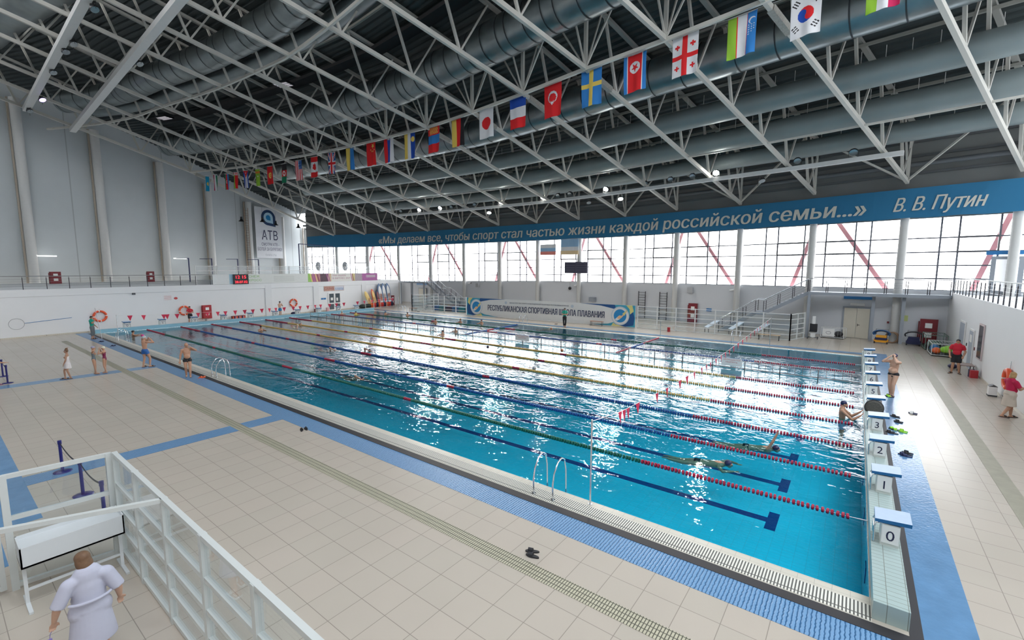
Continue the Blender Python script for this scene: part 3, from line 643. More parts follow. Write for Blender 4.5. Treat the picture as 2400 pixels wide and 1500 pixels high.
# ------------------------------------------------------------------ national flags
def hsv(*c): return c
FC = dict(R=(.78, .015, .02), W=(.78, .78, .80), B=(.01, .07, .42), L=(.03, .22, .60), Y=(.85, .62, .12), G=(.0, .20, .09), K=(.015, .012, .015), A=(.0, .32, .55), C=(.30, .55, .04), O=(.80, .25, .03), M=(.55, .01, .09), D=(.02, .10, .35))
FM = {k: mat('flag_'+{'R': 'red', 'W': 'white', 'B': 'blue', 'L': 'mid_blue', 'Y': 'yellow', 'G': 'green', 'K': 'black', 'A': 'aqua', 'C': 'light_green', 'O': 'orange', 'M': 'crimson', 'D': 'deep_blue'}[k], v, .8) for k, v in FC.items()}
def star(x, y, cx, cy, r, rot=0):
    dx, dy = x-cx, y-cy; d = math.hypot(dx, dy)
    if d > r: return False
    a = (math.atan2(dx, dy)-rot) % (2*pi/5); a = min(a, 2*pi/5-a)
    return d*cos(a)+d*sin(a)*1.376*1.0 < r*1.0 if False else d < r*.382/ (cos(a-pi/5)*1.0)*1.0*(.951/ .951) or (d*sin(pi*.9-a*1.0) < r*.0) or d < r*sin(pi/10*1.0)/ max(1e-6, sin(a+pi/10))*1.0
# u across 0..1 left to right, v down 0..1 ; aspect height/width 1.5
def c3(a, b, c): return lambda u, v: a if u < 1/3 else b if u < 2/3 else c
def h3(a, b, c): return lambda u, v: a if v < 1/3 else b if v < 2/3 else c
def circ(u, v, cu, cv, r): return (u-cu)**2+((v-cv)*1.5)**2 < r*r
def kz(u, v): return 'Y' if circ(u, v, .55, .5, .2) or v < .05 and False else 'A'
def tj(u, v): return 'M' if u < .3 else 'W' if u < .65 else 'G'
def az(u, v): return 'G' if u < .33 else ('W' if circ(u, v, .5, .5, .13) and not circ(u, v, .54, .5, .1) else 'R') if u < .66 else 'L'
def by(u, v): return ('W' if int(u*10) % 2 or v > .14 else 'R') if v < .17 else 'C' if u < .33 else 'R'
def cu(u, v):
    if v < .45 and abs(u-.5) < .5*(1-v/.45)+.02: return 'W' if star(u, v*1.5, .5, .2, .12) else 'R'
    return 'BWBWB'[min(4, int(u*5))]
def tm(u, v): return 'O' if .12 < v < .26 and int(u*9) % 2 == 0 else 'O' if .15 < v < .24 else 'W' if circ(u, v, .6, .42, .06) else 'C'
def kg(u, v): return ('Y' if circ(u, v, .5, .5, .27) and not (circ(u, v, .5, .5, .13) and not circ(u, v, .5, .5, .08)) else 'R')
def af(u, v): return 'K' if v < .33 else ('W' if circ(u, v, .5, .5, .2) and not circ(u, v, .5, .5, .09) else 'R') if v < .67 else 'G'
def us(u, v):
    if v < .45 and u > .45: return 'W' if (int(u*40) % 4 == 0 and int(v*60) % 4 == 0) else 'D'
    return 'R' if int(u*13) % 2 == 0 else 'W'
def ca(u, v):
    if v < .25 or v > .75: return 'R'
    U = (u-.5)*2; V = (v-.5)*2*1.1
    a = math.atan2(U, -V); r = math.hypot(U, V)
    return 'R' if r < .30+.14*abs(cos(3.5*a))*(1 if V < .25 else .3) or (abs(U) < .03 and 0 < V < .5) else 'W'
def gb(u, v):
    U, V = u-.5, (v-.5)*1.0
    if abs(U) < .1 or abs(V*1.5) < .1: return 'R'
    if abs(U) < .17 or abs(V*1.5) < .17: return 'W'
    d = abs(abs(U)-abs(V))
    return 'R' if d < .035 else 'W' if d < .1 else 'D'
def ua(u, v): return 'Y' if u < .5 else 'L'
def cn(u, v):
    if star(u, v*1.5, .68, .22, .2): return 'Y'
    for a, b in ((.42, .45), (.55, .56), (.72, .58), (.85, .48)):
        if circ(u, v, a, b/1.5, .045): return 'Y'
    return 'R'
def bu(u, v): return 'Y' if u < .33 else 'W' if u < .62 else ('Y' if circ(u, v, .8, .27, .16) else 'B')
def mn(u, v):
    if v < .33: return 'Y' if (.13 < u < .85 and .04 < v < .30 and (int(u*14)+int(v*40)) % 2 and abs(v-.17) < .13) else 'R'
    return 'L' if v < .67 else 'R'
def de(u, v): return 'Y' if u < .35 else 'R' if u < .72 else 'K'
def jp(u, v): return 'R' if circ(u, v, .5, .5, .31) else 'W'
def tr(u, v):
    if circ(u, v, .5, .38, .27) and not circ(u, v, .5, .41, .21): return 'W'
    return 'W' if star(u, v*1.5, .5, .86, .12) else 'R'
def se(u, v): return 'Y' if .38 < u < .60 or .36 < v < .48 else 'L'
def kp(u, v):
    if u < .15 or u > .85: return 'L'
    if u < .19 or u > .81: return 'W'
    if circ(u, v, .5, .34, .24): return 'R' if star(u, v*1.5, .5, .51, .2) else 'W'
    return 'R'
def ge(u, v):
    if .40 < u < .60 or .45 < v < .57: return 'R'
    for a, b in ((.2, .24), (.8, .24), (.2, .78), (.8, .78)):
        U, V = abs(u-a), abs(v-b)*1.5
        if (U < .035 and V < .1) or (V < .035 and U < .1): return 'R'
    return 'W'
def uz(u, v):
    if u < .32: return 'C'
    if u < .345: return 'R'
    if u < .67: return 'W'
    if u < .69: return 'R'
    if circ(u, v, .84, .2, .12) and not circ(u, v, .87, .22, .1): return 'W'
    for r, n in ((.74, 5), (.83, 4), (.92, 3)):
        for j in range(n):
            if circ(u, v, r, .30+.055*j+(.0 if r < .8 else .0), .02): return 'W'
    return 'L'
def kr(u, v):
    U, V = u-.5, (v-.5)*1.5
    r = math.hypot(U, V)
    if r < .27:
        a = .55; x = U*cos(a)+V*sin(a); y = -U*sin(a)+V*cos(a)
        if (x-.135)**2+y*y < .135**2: return 'R'
        if (x+.135)**2+y*y < .135**2: return 'B'
        return 'R' if y < 0 else 'B'
    for (a, b), rot, br in (((-.33, -.42), .6, 0), ((.33, -.42), -.6, 3), ((-.33, .42), -.6, 2), ((.33, .42), .6, 1)):
        x, y = U-a, V-b; X = x*cos(rot)+y*sin(rot); Y = -x*sin(rot)+y*cos(rot)
        if abs(Y) < .105 and abs(X) < .09 and (int((Y+.105)/.042) % 2 == 0) and not (br and abs(X) < .01): return 'K'
    return 'W'
def ir(u, v): return 'C' if u < .33 else ('M' if circ(u, v, .5, .5, .1) else 'W') if u < .66 else 'M'
FL = [(kz, (-67.17, 13.97, 16.95), (-66.58, 14.18, 16.86), 1.85, 'aqua blue flag with yellow sun, far left end of the flag row'),
 (tj, (-65.9, 14.43, 17.03), (-65.3, 14.62, 16.94), 1.94, 'narrow crimson white and green flag, second of the row from the left'),
 (az, (-64.19, 15.06, 17.02), (-63.51, 15.23, 16.97), 1.91, 'green red and blue striped flag with small white crescent'),
 (by, (-62.59, 15.46, 17.1), (-61.85, 15.64, 17.04), 1.95, 'green and red flag with patterned white top'),
 (cu, (-60.87, 15.89, 17.16), (-60.08, 16.08, 17.09), 2.07, 'blue and white striped flag with red star triangle on top'),
 (tm, (-58.81, 16.37, 17.13), (-57.93, 16.47, 17.09), 1.98, 'light green flag with orange patterned band'),
 (kg, (-56.36, 16.64, 17.16), (-55.27, 16.76, 17.13), 2.03, 'red flag with golden sun disc'),
 (af, (-53.63, 16.95, 17.12), (-52.67, 17.05, 17.12), 2.09, 'black red and green flag with white seal'),
 (us, (-51.11, 17.28, 17.23), (-50.04, 17.44, 17.2), 2.16, 'red and white striped flag with starred blue corner'),
 (ca, (-48.56, 17.66, 17.31), (-47.47, 17.82, 17.3), 2.15, 'red and white flag with red maple leaf'),
 (gb, (-45.8, 18.02, 17.42), (-44.65, 18.15, 17.36), 2.17, 'blue flag with layered red and white crosses'),
 (ua, (-42.93, 18.34, 17.5), (-41.78, 18.46, 17.5), 2.2, 'flag half yellow and half light blue'),
 (cn, (-39.79, 18.57, 17.55), (-38.46, 18.64, 17.52), 2.19, 'red flag with five yellow stars'),
 (c3('R', 'B', 'W'), (-37.23, 18.71, 17.55), (-35.92, 18.77, 17.55), 2.2, 'red blue and white vertical striped flag'),
 (bu, (-34.45, 18.83, 17.6), (-33.05, 18.88, 17.6), 2.3, 'yellow white and blue flag with small yellow emblem'),
 (mn, (-31.38, 18.94, 17.6), (-29.87, 18.83, 17.6), 2.2, 'red blue red flag with yellow ornament on top'),
 (de, (-28.2, 18.68, 17.65), (-26.68, 18.55, 17.6), 2.26, 'yellow red and black vertical striped flag'),
 (jp, (-24.88, 18.37, 17.65), (-23.28, 18.16, 17.6), 2.25, 'white flag with single red disc'),
 (h3('B', 'W', 'R'), (-21.57, 17.94, 17.62), (-20.01, 17.74, 17.58), 2.18, 'blue white and red flag with horizontal bands'),
 (tr, (-18.25, 17.44, 17.54), (-16.76, 17.2, 17.53), 2.1, 'red flag with white crescent and star'),
 (se, (-15.14, 16.93, 17.52), (-13.64, 16.72, 17.47), 2.12, 'blue flag with yellow cross'),
 (kp, (-12.16, 16.55, 17.48), (-10.75, 16.38, 17.48), 2.03, 'red flag with blue edges and red star in white disc'),
 (ge, (-9.26, 16.19, 17.5), (-7.86, 15.96, 17.5), 2.0, 'white flag with large and four small red crosses'),
 (uz, (-6.42, 15.72, 17.43), (-5.11, 15.5, 17.44), 1.9, 'light green white and blue flag with crescent and stars'),
 (kr, (-3.72, 15.28, 17.38), (-2.55, 15.09, 17.4), 1.85, 'white flag with red and blue disc and black bars'),
 (ir, (-1.05, 14.85, 17.36), (.05, 14.67, 17.36), 1.75, 'green white and red flag cut by the top of the frame')]
for idx, (fn, a, b, h, lb) in enumerate(FL):
    a = Vector(a); b = Vector(b); o = empty('national_flag', a, 0, lb, 'flag', 'national flags hung in a row under the roof')
    nu, nv = (24, 36) if idx < 12 else (36, 54) if idx < 20 else (60, 90)
    x = (b-a); nr = Vector((x.y, -x.x, 0)).normalized(); ph = random.random()*6; key = []; m = MB(); vs = []
    for j in range(nv+1):
        for i in range(nu+1):
            u, v = i/nu, j/nv; wv = .05*sin(u*7+ph+v*2)*(.3+v)+.03*sin(u*13-v*3+ph)*v
            vs.append(x*(u*(1-.04*v)+.02*v)+Vector((0, 0, -h*v*(1-.02*u)-.02*sin(u*pi)*(1-v)))+nr*wv)
    ms = []; cols = {}
    for j in range(nv):
        for i in range(nu):
            c = fn((i+.5)/nu, (j+.5)/nv); ms.append(cols.setdefault(c, len(cols)))
    m.add(vs, [(j*(nu+1)+i, j*(nu+1)+i+1, (j+1)*(nu+1)+i+1, (j+1)*(nu+1)+i) for j in range(nv) for i in range(nu)], True); m.m = ms
    ob = m.build('cloth', [FM[c] for c in cols], o)
    s = ob.modifiers.new('thick', 'SOLIDIFY'); s.thickness = .006
    t = MB(); t.tube([(0, 0, .01), x+Vector((0, 0, .01))], .015, 6); t.build('top_rod', PAPER, o)
m = MB(); P = [Vector(a) + Vector((0, 0, .045)) for f in FL for a in (f[1], f[2])]; m.tube(P, .01, 4); m.build('flag_line', PAPER, label='thin cord from which the row of flags hangs', cat='cord')

# ------------------------------------------------------------------ floodlights
HOUS = mat('lamp_housing', (.02, .022, .025), .4); LENS = mat('lamp_lens', (.45, .5, .52), .15, .6); LIT = mat('lit_lamp_lens', (1, .98, .93), .3, emit=300)
def flood(p, aim, lit, label, power=0, hang=0, group='floodlights on the window side box beam'):
    o = empty('floodlight', p, 0, label, 'lamp', group); d = Vector(aim).normalized(); q = d.to_track_quat('-Z', 'Y').to_matrix()
    m = MB(); pr = [(0, .24), (.1, .26), (.2, .2), (.34, .1), (.42, .08)]; vs = []
    n = 18
    for z, r in pr: vs += [q @ Vector((r*cos(2*pi*j/n), r*sin(2*pi*j/n), z)) for j in range(n)]
    m.add(vs, [(k*n+j, k*n+(j+1) % n, (k+1)*n+(j+1) % n, (k+1)*n+j) for k in range(len(pr)-1) for j in range(n)]+[[(len(pr)-1)*n+j for j in range(n)]], True); m.build('housing', HOUS, o)
    m = MB(); m.add([q @ Vector((.235*cos(2*pi*j/n), .235*sin(2*pi*j/n), -.005)) for j in range(n)], [list(range(n))]); m.build('lens', LIT if lit else LENS, o)
    m = MB(); s = -1 if hang else 1; m.tube([(-.26, 0, 0), (-.26, 0, -.34*s*-1 if hang else -.05), (-.26, 0, .45 if hang else -.32), (.26, 0, .45 if hang else -.32), (.26, 0, 0)], .015, 6); m.build('bracket', HOUS, o)
    if lit and power:
        L = bpy.data.lights.new('lamp_light', 'SPOT'); L.energy = power; L.spot_size = radians(120); L.spot_blend = .6; L.shadow_soft_size = .2; L.color = (1, .97, .92)
        lo = bpy.data.objects.new('lamp_light', L); lo.parent = o; lo.location = d*.06; lo.rotation_euler = d.to_track_quat('-Z', 'Y').to_euler(); col.objects.link(lo)
for n_, (i, lit, hang, nm) in enumerate(((3.24, 0, 0, 'unlit floodlight at the far left tip of the box beam'), (3.76, 1, 0, 'lit floodlight, leftmost glowing one on the box beam'), (4.34, 1, 0, 'small lit floodlight, second glowing one on the box beam'), (4.64, 0, 0, 'dark floodlight right of the second glowing lamp'), (4.94, 0, 0, 'dark floodlight in the middle of three dark lamps'), (5.26, 0, 0, 'dark floodlight left of the hanging lit lamp'),
     (5.66, 1, 1, 'lit floodlight hanging below the box beam, left one'), (5.94, 1, 0, 'lit floodlight standing on the box beam, third glowing one'), (6.36, 0, 1, 'dark floodlight hanging under the box beam middle'), (6.94, 1, 0, 'lit floodlight beside the right middle truss foot'), (7.28, 0, 0, 'round unlit floodlight left of a pair'), (7.54, 0, 0, 'round unlit floodlight right of a pair'),
     (7.96, 0, 1, 'unlit floodlight hanging below between dark pair and bright lamp'), (8.28, 1, 0, 'bright floodlight on top of the box beam, middle right'), (8.58, 1, 1, 'bright floodlight hanging just right of another bright lamp'), (9.0, 0, 0, 'round unlit floodlight, left of three grey ones'), (9.42, 0, 0, 'round unlit floodlight, middle of three grey ones'), (9.76, 0, 0, 'round unlit floodlight, right of three grey ones'),
     (10.1, 1, 0, 'brightest floodlight, rightmost glowing lamp on the box beam'), (10.72, 0, 1, 'white faced floodlight hanging below the box beam at right'), (11.12, 0, 0, 'black rimmed floodlight on the box beam at right'), (11.72, 0, 0, 'black rimmed floodlight nearest the right tip of the box beam'))):
    p = RP(i, 15 if not hang else 14.9, 12.72+(.48 if not hang else -.65))
    flood(p, (0.0 if i > 7 else .2, -.75, -.65) if not hang else (.3, -.4, -.9), lit, nm, 2500 if lit else 0, hang)
for (i, s, lit, nm) in ((5.95, -19.8, 0, 'large round floodlight at the top edge of the upper left beam'), (4.47, -19.0, 0, 'floodlight with pale lens midway on the upper left beam'), (4.0, -18.8, 0, 'black floodlight just below the pale one on the upper left beam'), (2.87, -17.9, 0, 'black floodlight lower on the upper left beam'), (1.41, -16.3, 1, 'violet glowing floodlight on the upper left beam'), (.44, -15.2, 0, 'black floodlight at the lowest end of the upper left beam')):
    p = RP(i, s, CZ(s)-.9); flood(p, (.5, .3, -.8), 0, nm, 0, 1, 'floodlights on the upper left beam')
    if lit:
        l = bpy.data.objects['floodlight.%03d' % (len([o for o in bpy.data.objects if o.name.startswith('floodlight')])-1)]
        for ch in l.children:
            if ch.name.startswith('lens'): ch.data.materials[0] = mat('violet_lens', (.55, .35, 1), .3, emit=9)
p = RP(4.83, -15.95, CZ(-15.95)-.85); flood(p, (.5, .3, -.8), 0, 'small floodlight under the right upper box beam', 0, 1, 'floodlights on the upper left beam')
def heater(i, s, label):
    p = RP(i, s, CZ(s)+2.4); o = empty('roof_luminaire', p, .3, label, 'lamp'); m = MB(); m.box(-.8, -.5, 0, .8, .5, .18); m.build('casing', HOUS, o)
    m = MB()
    for y in (-.3, 0, .3): m.box(-.7, y-.09, -.02, .7, y+.09, 0)
    m.build('louvre', mat('dim_tube', (.75, .7, .75), .4, emit=.5), o)
heater(5.09, -6.4, 'square louvred luminaire between the big ducts, right one'); heater(1.35, -6.7, 'square louvred luminaire between the big ducts, left one')
# small bell lamps hanging on long wires before the tall left wall
for (y, z, nm) in [(*TW(a_, b_), n_) for a_, b_, n_ in ((18.6, 11.9, 'small black bell lamp on a wire, leftmost'), (21.6, 12.1, 'small black bell lamp before the left edge of the white poster'), (23.6, 11.8, 'small black bell lamp before the poster logo'), (27.3, 11.7, 'small black bell lamp right of the white poster'))]:
    x = UX(y, 2.0); o = empty('bell_lamp', (x, y, z), 0, nm, 'lamp', 'hanging bell lamps'); m = MB(); m.tube([(0, 0, .3), (0, 0, .28), (0, 0, .1), (0, 0, -.1)], [.1, .16, .2, .42], 14, caps=False); m.cyl((0, 0, .28), .14, .3, 12); m.build('shade', HOUS, o)
    m = MB(); m.cyl((0, 0, .5), .012, CZ(y-11)+1.0-z, 5); m.build('wire', HOUS, o)
# ------------------------------------------------------------------ railings, walkways, stairs
RAILB = mat('rail_post_dark', (.03, .03, .04), .4); RAILS = mat('rail_steel', (.35, .36, .38), .3, .8)
def railing(name, pts, label, post=1.35, h=1.05, double=True, group=None, top=RAILS, parent_loc=None):
    pts = [Vector(p) for p in pts]; O = pts[0]; o = empty(name, O, 0, label, 'railing', group)
    m = MB(); m.tube([p-O+Vector((0, 0, h)) for p in pts], .028, 8); m.build('handrail', top, o)
    m = MB()
    for z in (.25, .42, .6, .78): m.tube([p-O+Vector((0, 0, z)) for p in pts], .008, 4)
    m.build('rail_wires', RAILS, o)
    tot = sum((b-a).length for a, b in zip(pts, pts[1:])); n = max(1, round(tot/post)); d = tot/n
    for j in range(n+1):
        q = j*d
        for a, b in zip(pts, pts[1:]):
            l = (b-a).length
            if q <= l+1e-4: p = a.lerp(b, q/l); t = (b-a).normalized(); break
            q -= l
        for k in ((-.06, .06) if double else (0,)):
            m = MB(); c = p-O+t*k; m.bar(c, c+Vector((0, 0, h-.12)), .045, .045); m.tube([c+Vector((0, 0, h-.12)), c+Vector((0, 0, h))], .01, 5); m.build('post', RAILB, o)
    return o
railing('balcony_railing', [(LX(-15)-.02, -15, 3.7), (LX(8.7)-.02, 8.7, 3.7)], 'dark post railing along the open part of the left balcony', 1.32, 1.02, False)
# walkway along the window wall, right side
ZW = 3.62
def walk(i_or_pts, name, label, hh=.22):
    m = MB(); P = [Vector(p) for p in i_or_pts]
    m.add([p for p in P]+[p-Vector((0, 0, hh)) for p in P], [(0, 1, 2, 3), (7, 6, 5, 4), (0, 4, 5, 1), (1, 5, 6, 2), (2, 6, 7, 3), (3, 7, 4, 0)])
    return m.build(name, GREYS, label=label, cat='walkway')
walk([(-3.55, 33.0, ZW), (4.66, 33.0, ZW), (4.66, 33.85, ZW), (-3.55, 34.9, ZW)], 'walkway', 'grey steel walkway high along the windows at the right')
railing('walkway_railing', [(-3.5, 33.05, ZW), (4.62, 33.05, ZW)], 'railing with paired dark posts on the right high walkway', 1.2)
def stairs(label, top, mid1, mid2, bot, w, rl):
    o = empty('staircase', top, 0, label, 'staircase'); O = Vector(top); wv = Vector((0, w, 0))
    st = MB()
    for s in (Vector((0, 0, 0)), wv):
        P = [Vector(p)-O+s for p in (top, mid1, mid2, bot)]
        for a, b in zip(P, P[1:]): st.bar(a+Vector((0, 0, -.13)), b+Vector((0, 0, -.13)), .07, .27)
    st.build('stringer', GREYS, o)
    for a, b in ((top, mid1), (mid2, bot)):
        a, b = Vector(a)-O, Vector(b)-O; n = 11
        for j in range(1, n):
            m = MB(); c = a.lerp(b, j/n); m.box(c.x-.15, c.y, c.z-.03, c.x+.15, c.y+w, c.z); m.build('tread', GREYS, o)
    m = MB(); a, b = Vector(mid1)-O, Vector(mid2)-O; m.box(min(a.x, b.x), a.y, a.z-.06, max(a.x, b.x), a.y+w, a.z); m.build('landing', GREYS, o)
    for y in (0, w):
        m = MB(); P = [Vector(p)-O+Vector((0, y, 1.0)) for p in (top, mid1, mid2, bot)]; m.tube(P, .028, 8); m.build('handrail', STEEL, o)
        m = MB()
        for z in (.25, .45, .65, .82): m.tube([p-Vector((0, 0, 1.0-z)) for p in P], .008, 4)
        m.build('rail_wires', RAILS, o)
        for a, b, n in ((P[0], P[1], 3), (P[1], P[2], 1), (P[2], P[3], 3)):
            for j in range(n+(1 if b is P[3] else 0)):
                c = a.lerp(b, j/n); m = MB(); m.bar(c-Vector((0, 0, 1.0)), c-Vector((0, 0, .1)), .045); m.build('post', RAILB, o)
stairs('grey steel staircase descending left from the right high walkway', (-3.6, 33.2, ZW), (-6.6, 33.2, 1.85), (-7.2, 33.2, 1.85), (-10.0, 33.2, .02), 1.3, '')
ZL = 3.45
walk([(-56.8, 35.0, ZL), (-50.8, 35.6, ZL), (-50.8, 37.6, ZL), (-57.5, 37.6, ZL)], 'walkway', 'grey steel walkway high along the windows at the left')
railing('walkway_railing', [(-56.8, 35.05, ZL), (-50.9, 35.65, ZL)], 'railing on the left high walkway above the surfboards', 1.0, 1.05, False)
stairs('grey steel staircase descending right beside the left walkway', (-50.8, 36.0, ZL), (-47.9, 36.0, 1.6), (-47.0, 36.0, 1.6), (-44.2, 36.0, .02), 1.2, '')
for x, y, z, nm in ((-3.45, 33.15, ZW, 'grey square post holding the right walkway at the stair head'), (.55, 33.9, ZW, 'grey square post holding the right walkway beside the cream door'), (2.25, 33.6, ZW, 'grey square post holding the right walkway near the red cabinet'), (-56, 35.4, ZL, 'grey post holding the left walkway beside the surfboards'), (-53.6, 35.6, ZL, 'grey post in the middle of the left walkway'), (-51.2, 35.8, ZL, 'grey post of the left walkway at the stair head'), (-54.8, 36.5, ZL, 'grey post behind the middle of the left walkway')):
    m = MB(); m.box(x-.1, y-.1, 0, x+.1, y+.1, z-.22); m.build('support_post', GREYS, label=nm, cat='post', group='posts under the high walkways')
# gallery railing at the right
railing('gallery_railing', [(4.75, 33.0, 3.8), (4.75, 6, 3.8)], 'railing with many dark posts on the right gallery wall', 1.0, 1.02, False, top=WHITE)

# ------------------------------------------------------------------ white fences on the far deck
FW = mat('fence_white', (.72, .73, .72), .45); CLEAR = glass_mat('clear_panel', (.93, .96, .97))
def fence(name, pts, h, label, bars=(.06, .45, .83, 1.2, 1.6, 2.0), wpost=.08, glass=True, group=None, mt=FW, rail=.05):
    O = Vector(pts[0]); o = empty(name, O, 0, label, 'fence', group)
    for a, b in zip(pts, pts[1:]):
        a = Vector(a)-O; b = Vector(b)-O; m = MB()
        for z in bars: m.bar(a+Vector((0, 0, z)), b+Vector((0, 0, z)), rail, rail)
        m.build('rail_panel', mt, o)
        if glass:
            m = MB(); t = (b-a).normalized()*.03; n = Vector((-t.y, t.x, 0)).normalized()*.012
            P = [a+n+t, b+n-t, b-n-t, a-n+t]; m.add([p+Vector((0, 0, bars[0])) for p in P]+[p+Vector((0, 0, bars[-1])) for p in P], [(0, 1, 2, 3), (7, 6, 5, 4), (0, 4, 5, 1), (1, 5, 6, 2), (2, 6, 7, 3), (3, 7, 4, 0)]); m.build('clear_sheet', CLEAR, o)
    for p in pts:
        m = MB(); p = Vector(p)-O; m.bar(p, p+Vector((0, 0, h)), wpost); m.build('post', mt, o)
    return o
fence('white_fence', [(-45.9, 29.0, 0), (-43.9, 29.2, 0), (-42.2, 29.3, 0), (-40.4, 29.35, 0), (-38.5, 29.4, 0), (-36.8, 29.4, 0)], 2.08, 'tall white railed fence left of the school banner')
fence('white_fence', [(-45.9, 29.0, 0), (-45.6, 31.0, 0), (-45.3, 33.0, 0)], 2.08, 'short white fence panel turning back towards the left staircase')
fence('white_fence', [(-16.3, 30.3, 0), (-14.5, 30.3, 0), (-12.85, 30.3, 0), (-11.25, 30.3, 0), (-9.65, 30.3, 0), (-8.0, 30.3, 0), (-6.15, 30.3, 0), (-4.3, 30.2, 0)], 2.05, 'tall white railed fence right of the school banner')
fence('white_fence', [(-4.3, 30.2, 0), (-3.95, 31.3, 0), (-3.6, 32.4, 0)], 2.05, 'white glazed fence panel turning back beside the right staircase')
# school banner ---------------------------------------------------------
BA, BB = Vector((-36.6, 29.3, 0)), Vector((-16.5, 30.25, 0)); Lb = (BB-BA).length; tb = (BB-BA).normalized(); nb = Vector((tb.y, -tb.x, 0))
o = empty('school_banner', BA, 0, 'wide white banner reading a swimming school name in dark capitals', 'banner')
def BF(a, b, d=.03): return tb*a+Vector((0, 0, b))+nb*d
def flatshape(mb, pts, d): mb.add([BF(a, b, d) for a, b in pts], [list(range(len(pts)))])
bw = mat('banner_white', (.78, .78, .76), .6); bd = mat('banner_deep', (.015, .09, .27), .6); bt = mat('banner_teal', (.06, .38, .52), .6); by_ = mat('banner_yellow', (.75, .68, .25), .6); bn = mat('banner_navy_ink', (.03, .045, .10), .6); bl = mat('banner_sky', (.02, .25, .55), .6); bo = mat('banner_skin', (.85, .55, .3), .6); bs = mat('banner_silver', (.55, .62, .68), .6)
m = MB(); q = [BF(0, .02, .015), BF(Lb, .02, .015), BF(Lb, 2.05, .015), BF(0, 2.05, .015)]; q2 = [p-nb*.03 for p in q]
m.add(q+q2, [(0, 1, 2, 3), (7, 6, 5, 4), (0, 4, 5, 1), (1, 5, 6, 2), (2, 6, 7, 3), (3, 7, 4, 0)]); m.build('cloth', bw, o)
art = MB(); ms = [bd, bt, by_, bl, bo, bs, bw]
def A(mi, pts, d): art.mi = mi; flatshape(art, pts, d)
def arc(cx, cy, rx, ry, a0, a1, n=16): return [(cx+rx*cos(radians(a0+(a1-a0)*j/n)), cy+ry*sin(radians(a0+(a1-a0)*j/n))) for j in range(n+1)]
for fx in (lambda x: x, lambda x: Lb-x):
    A(1, [(fx(0), .03), (fx(2.6), .03), (fx(1.9), .5), (fx(1.9), 1.6), (fx(2.4), 2.04), (fx(0), 2.04)], .02)
    A(1, [(fx(2.2), .03), (fx(4.6), .03), (fx(2.6), .22), (fx(1.8), .5)], .022)
    A(0, [(fx(2.0), 2.04), (fx(5.6), 2.04), (fx(3.4), 1.9), (fx(1.8), 1.6)], .022)
    A(0, [(fx(a), b) for a, b in ((0.05, .9), (.15, .2), (.9, .03), (2.0, .06), (1.1, .3), (.55, .9), (.5, 1.5), (.2, 1.4))], .023)
    A(2, [(fx(a), b) for a, b in ((.3, 2.04), (0.9, 2.04), (.55, 1.7), (.5, 1.2), (.15, 1.5))], .024)
    A(2, [(fx(a), b) for a, b in ((1.0, .03), (2.3, .03), (2.1, .35), (1.9, .2))], .0245)
    cx = fx(1.45)
    A(5, arc(cx, 1.02, .88, .88, 0, 360, 30)[:-1], .025); A(6, arc(cx, 1.02, .80, .80, 0, 360, 30)[:-1], .027); A(3, arc(cx, 1.02, .62, .62, 0, 360, 28)[:-1], .029)
    A(6, [(cx+a, 1.02+b) for a, b in ((-.5, -.35), (-.1, .02), (.1, -.1), (.0, -.3), (-.3, -.48))], .031)
    A(4, [(cx+a, 1.02+b) for a, b in ((-.3, -.2), (-.05, .05), (.15, .02), (.62, .42), (.4, .1), (.1, -.22), (-.1, -.3))], .033)
    A(2, [(cx+a, 1.02+b) for a, b in ((.2, .2), (.7, .6), (.45, .05))], .034)
art.build('artwork', ms, o)
m = MB()
put_text(m, 'РЕСПУБЛИКАНСКАЯ СПОРТИВНАЯ ШКОЛА ПЛАВАНИЯ', lambda a, b: BF(a, b, .036), w=14.0, h=.62, x0=3.1, z0=.72)
put_text(m, 'РЕСПУБЛИКАНСКАЯ СПОРТИВНАЯ ШКОЛА ПЛАВАНИЯ', lambda a, b: BF(a+.035, b, .0365), w=14.0, h=.62, x0=3.1, z0=.72)
put_text(m, 'МИНИСТЕРСТВО СПОРТА И МОЛОДЕЖНОЙ ПОЛИТИКИ РЕСПУБЛИКИ БУРЯТИЯ', lambda a, b: BF(a, b, .036), w=7.2, h=.13, x0=6.1, z0=1.62)
m.build('lettering', bn, o)
m = MB(); m.add([BF(a, b, .036) for a, b in arc(5.6, 1.68, .16, .16, 0, 360, 16)[:-1]], [list(range(16))]); m.add([BF(a, b, .036) for a, b in arc(13.7, 1.68, .16, .16, 0, 360, 16)[:-1]], [list(range(16))]); m.build('crest', bs, o)

# ------------------------------------------------------------------ near fence with glass panels, bottom left
NFM = mat('near_fence_paint', (.60, .62, .60), .4); NG = glass_mat('fence_glass', (.92, .95, .94))
o = fence('glass_fence', [(-11.2, -7.48, 0), (-9.92, -7.48, 0), (-8.46, -7.48, 0), (-6.97, -7.48, 0), (-5.47, -7.48, 0), (-4.0, -7.48, 0), (-2.5, -7.48, 0)], 2.0, 'pale framed glass fence running along the deck at the bottom left', bars=(.08, .55, .95, 1.4, 1.97), wpost=.09, mt=NFM, rail=.07)
o = fence('glass_fence', [(-11.25, -7.56, 0), (-11.42, -8.85, 0)], 2.0, 'pale framed glass fence panel behind the white tray table', bars=(.08, .75, 1.25, 1.97), wpost=.09, mt=NFM, rail=.07)
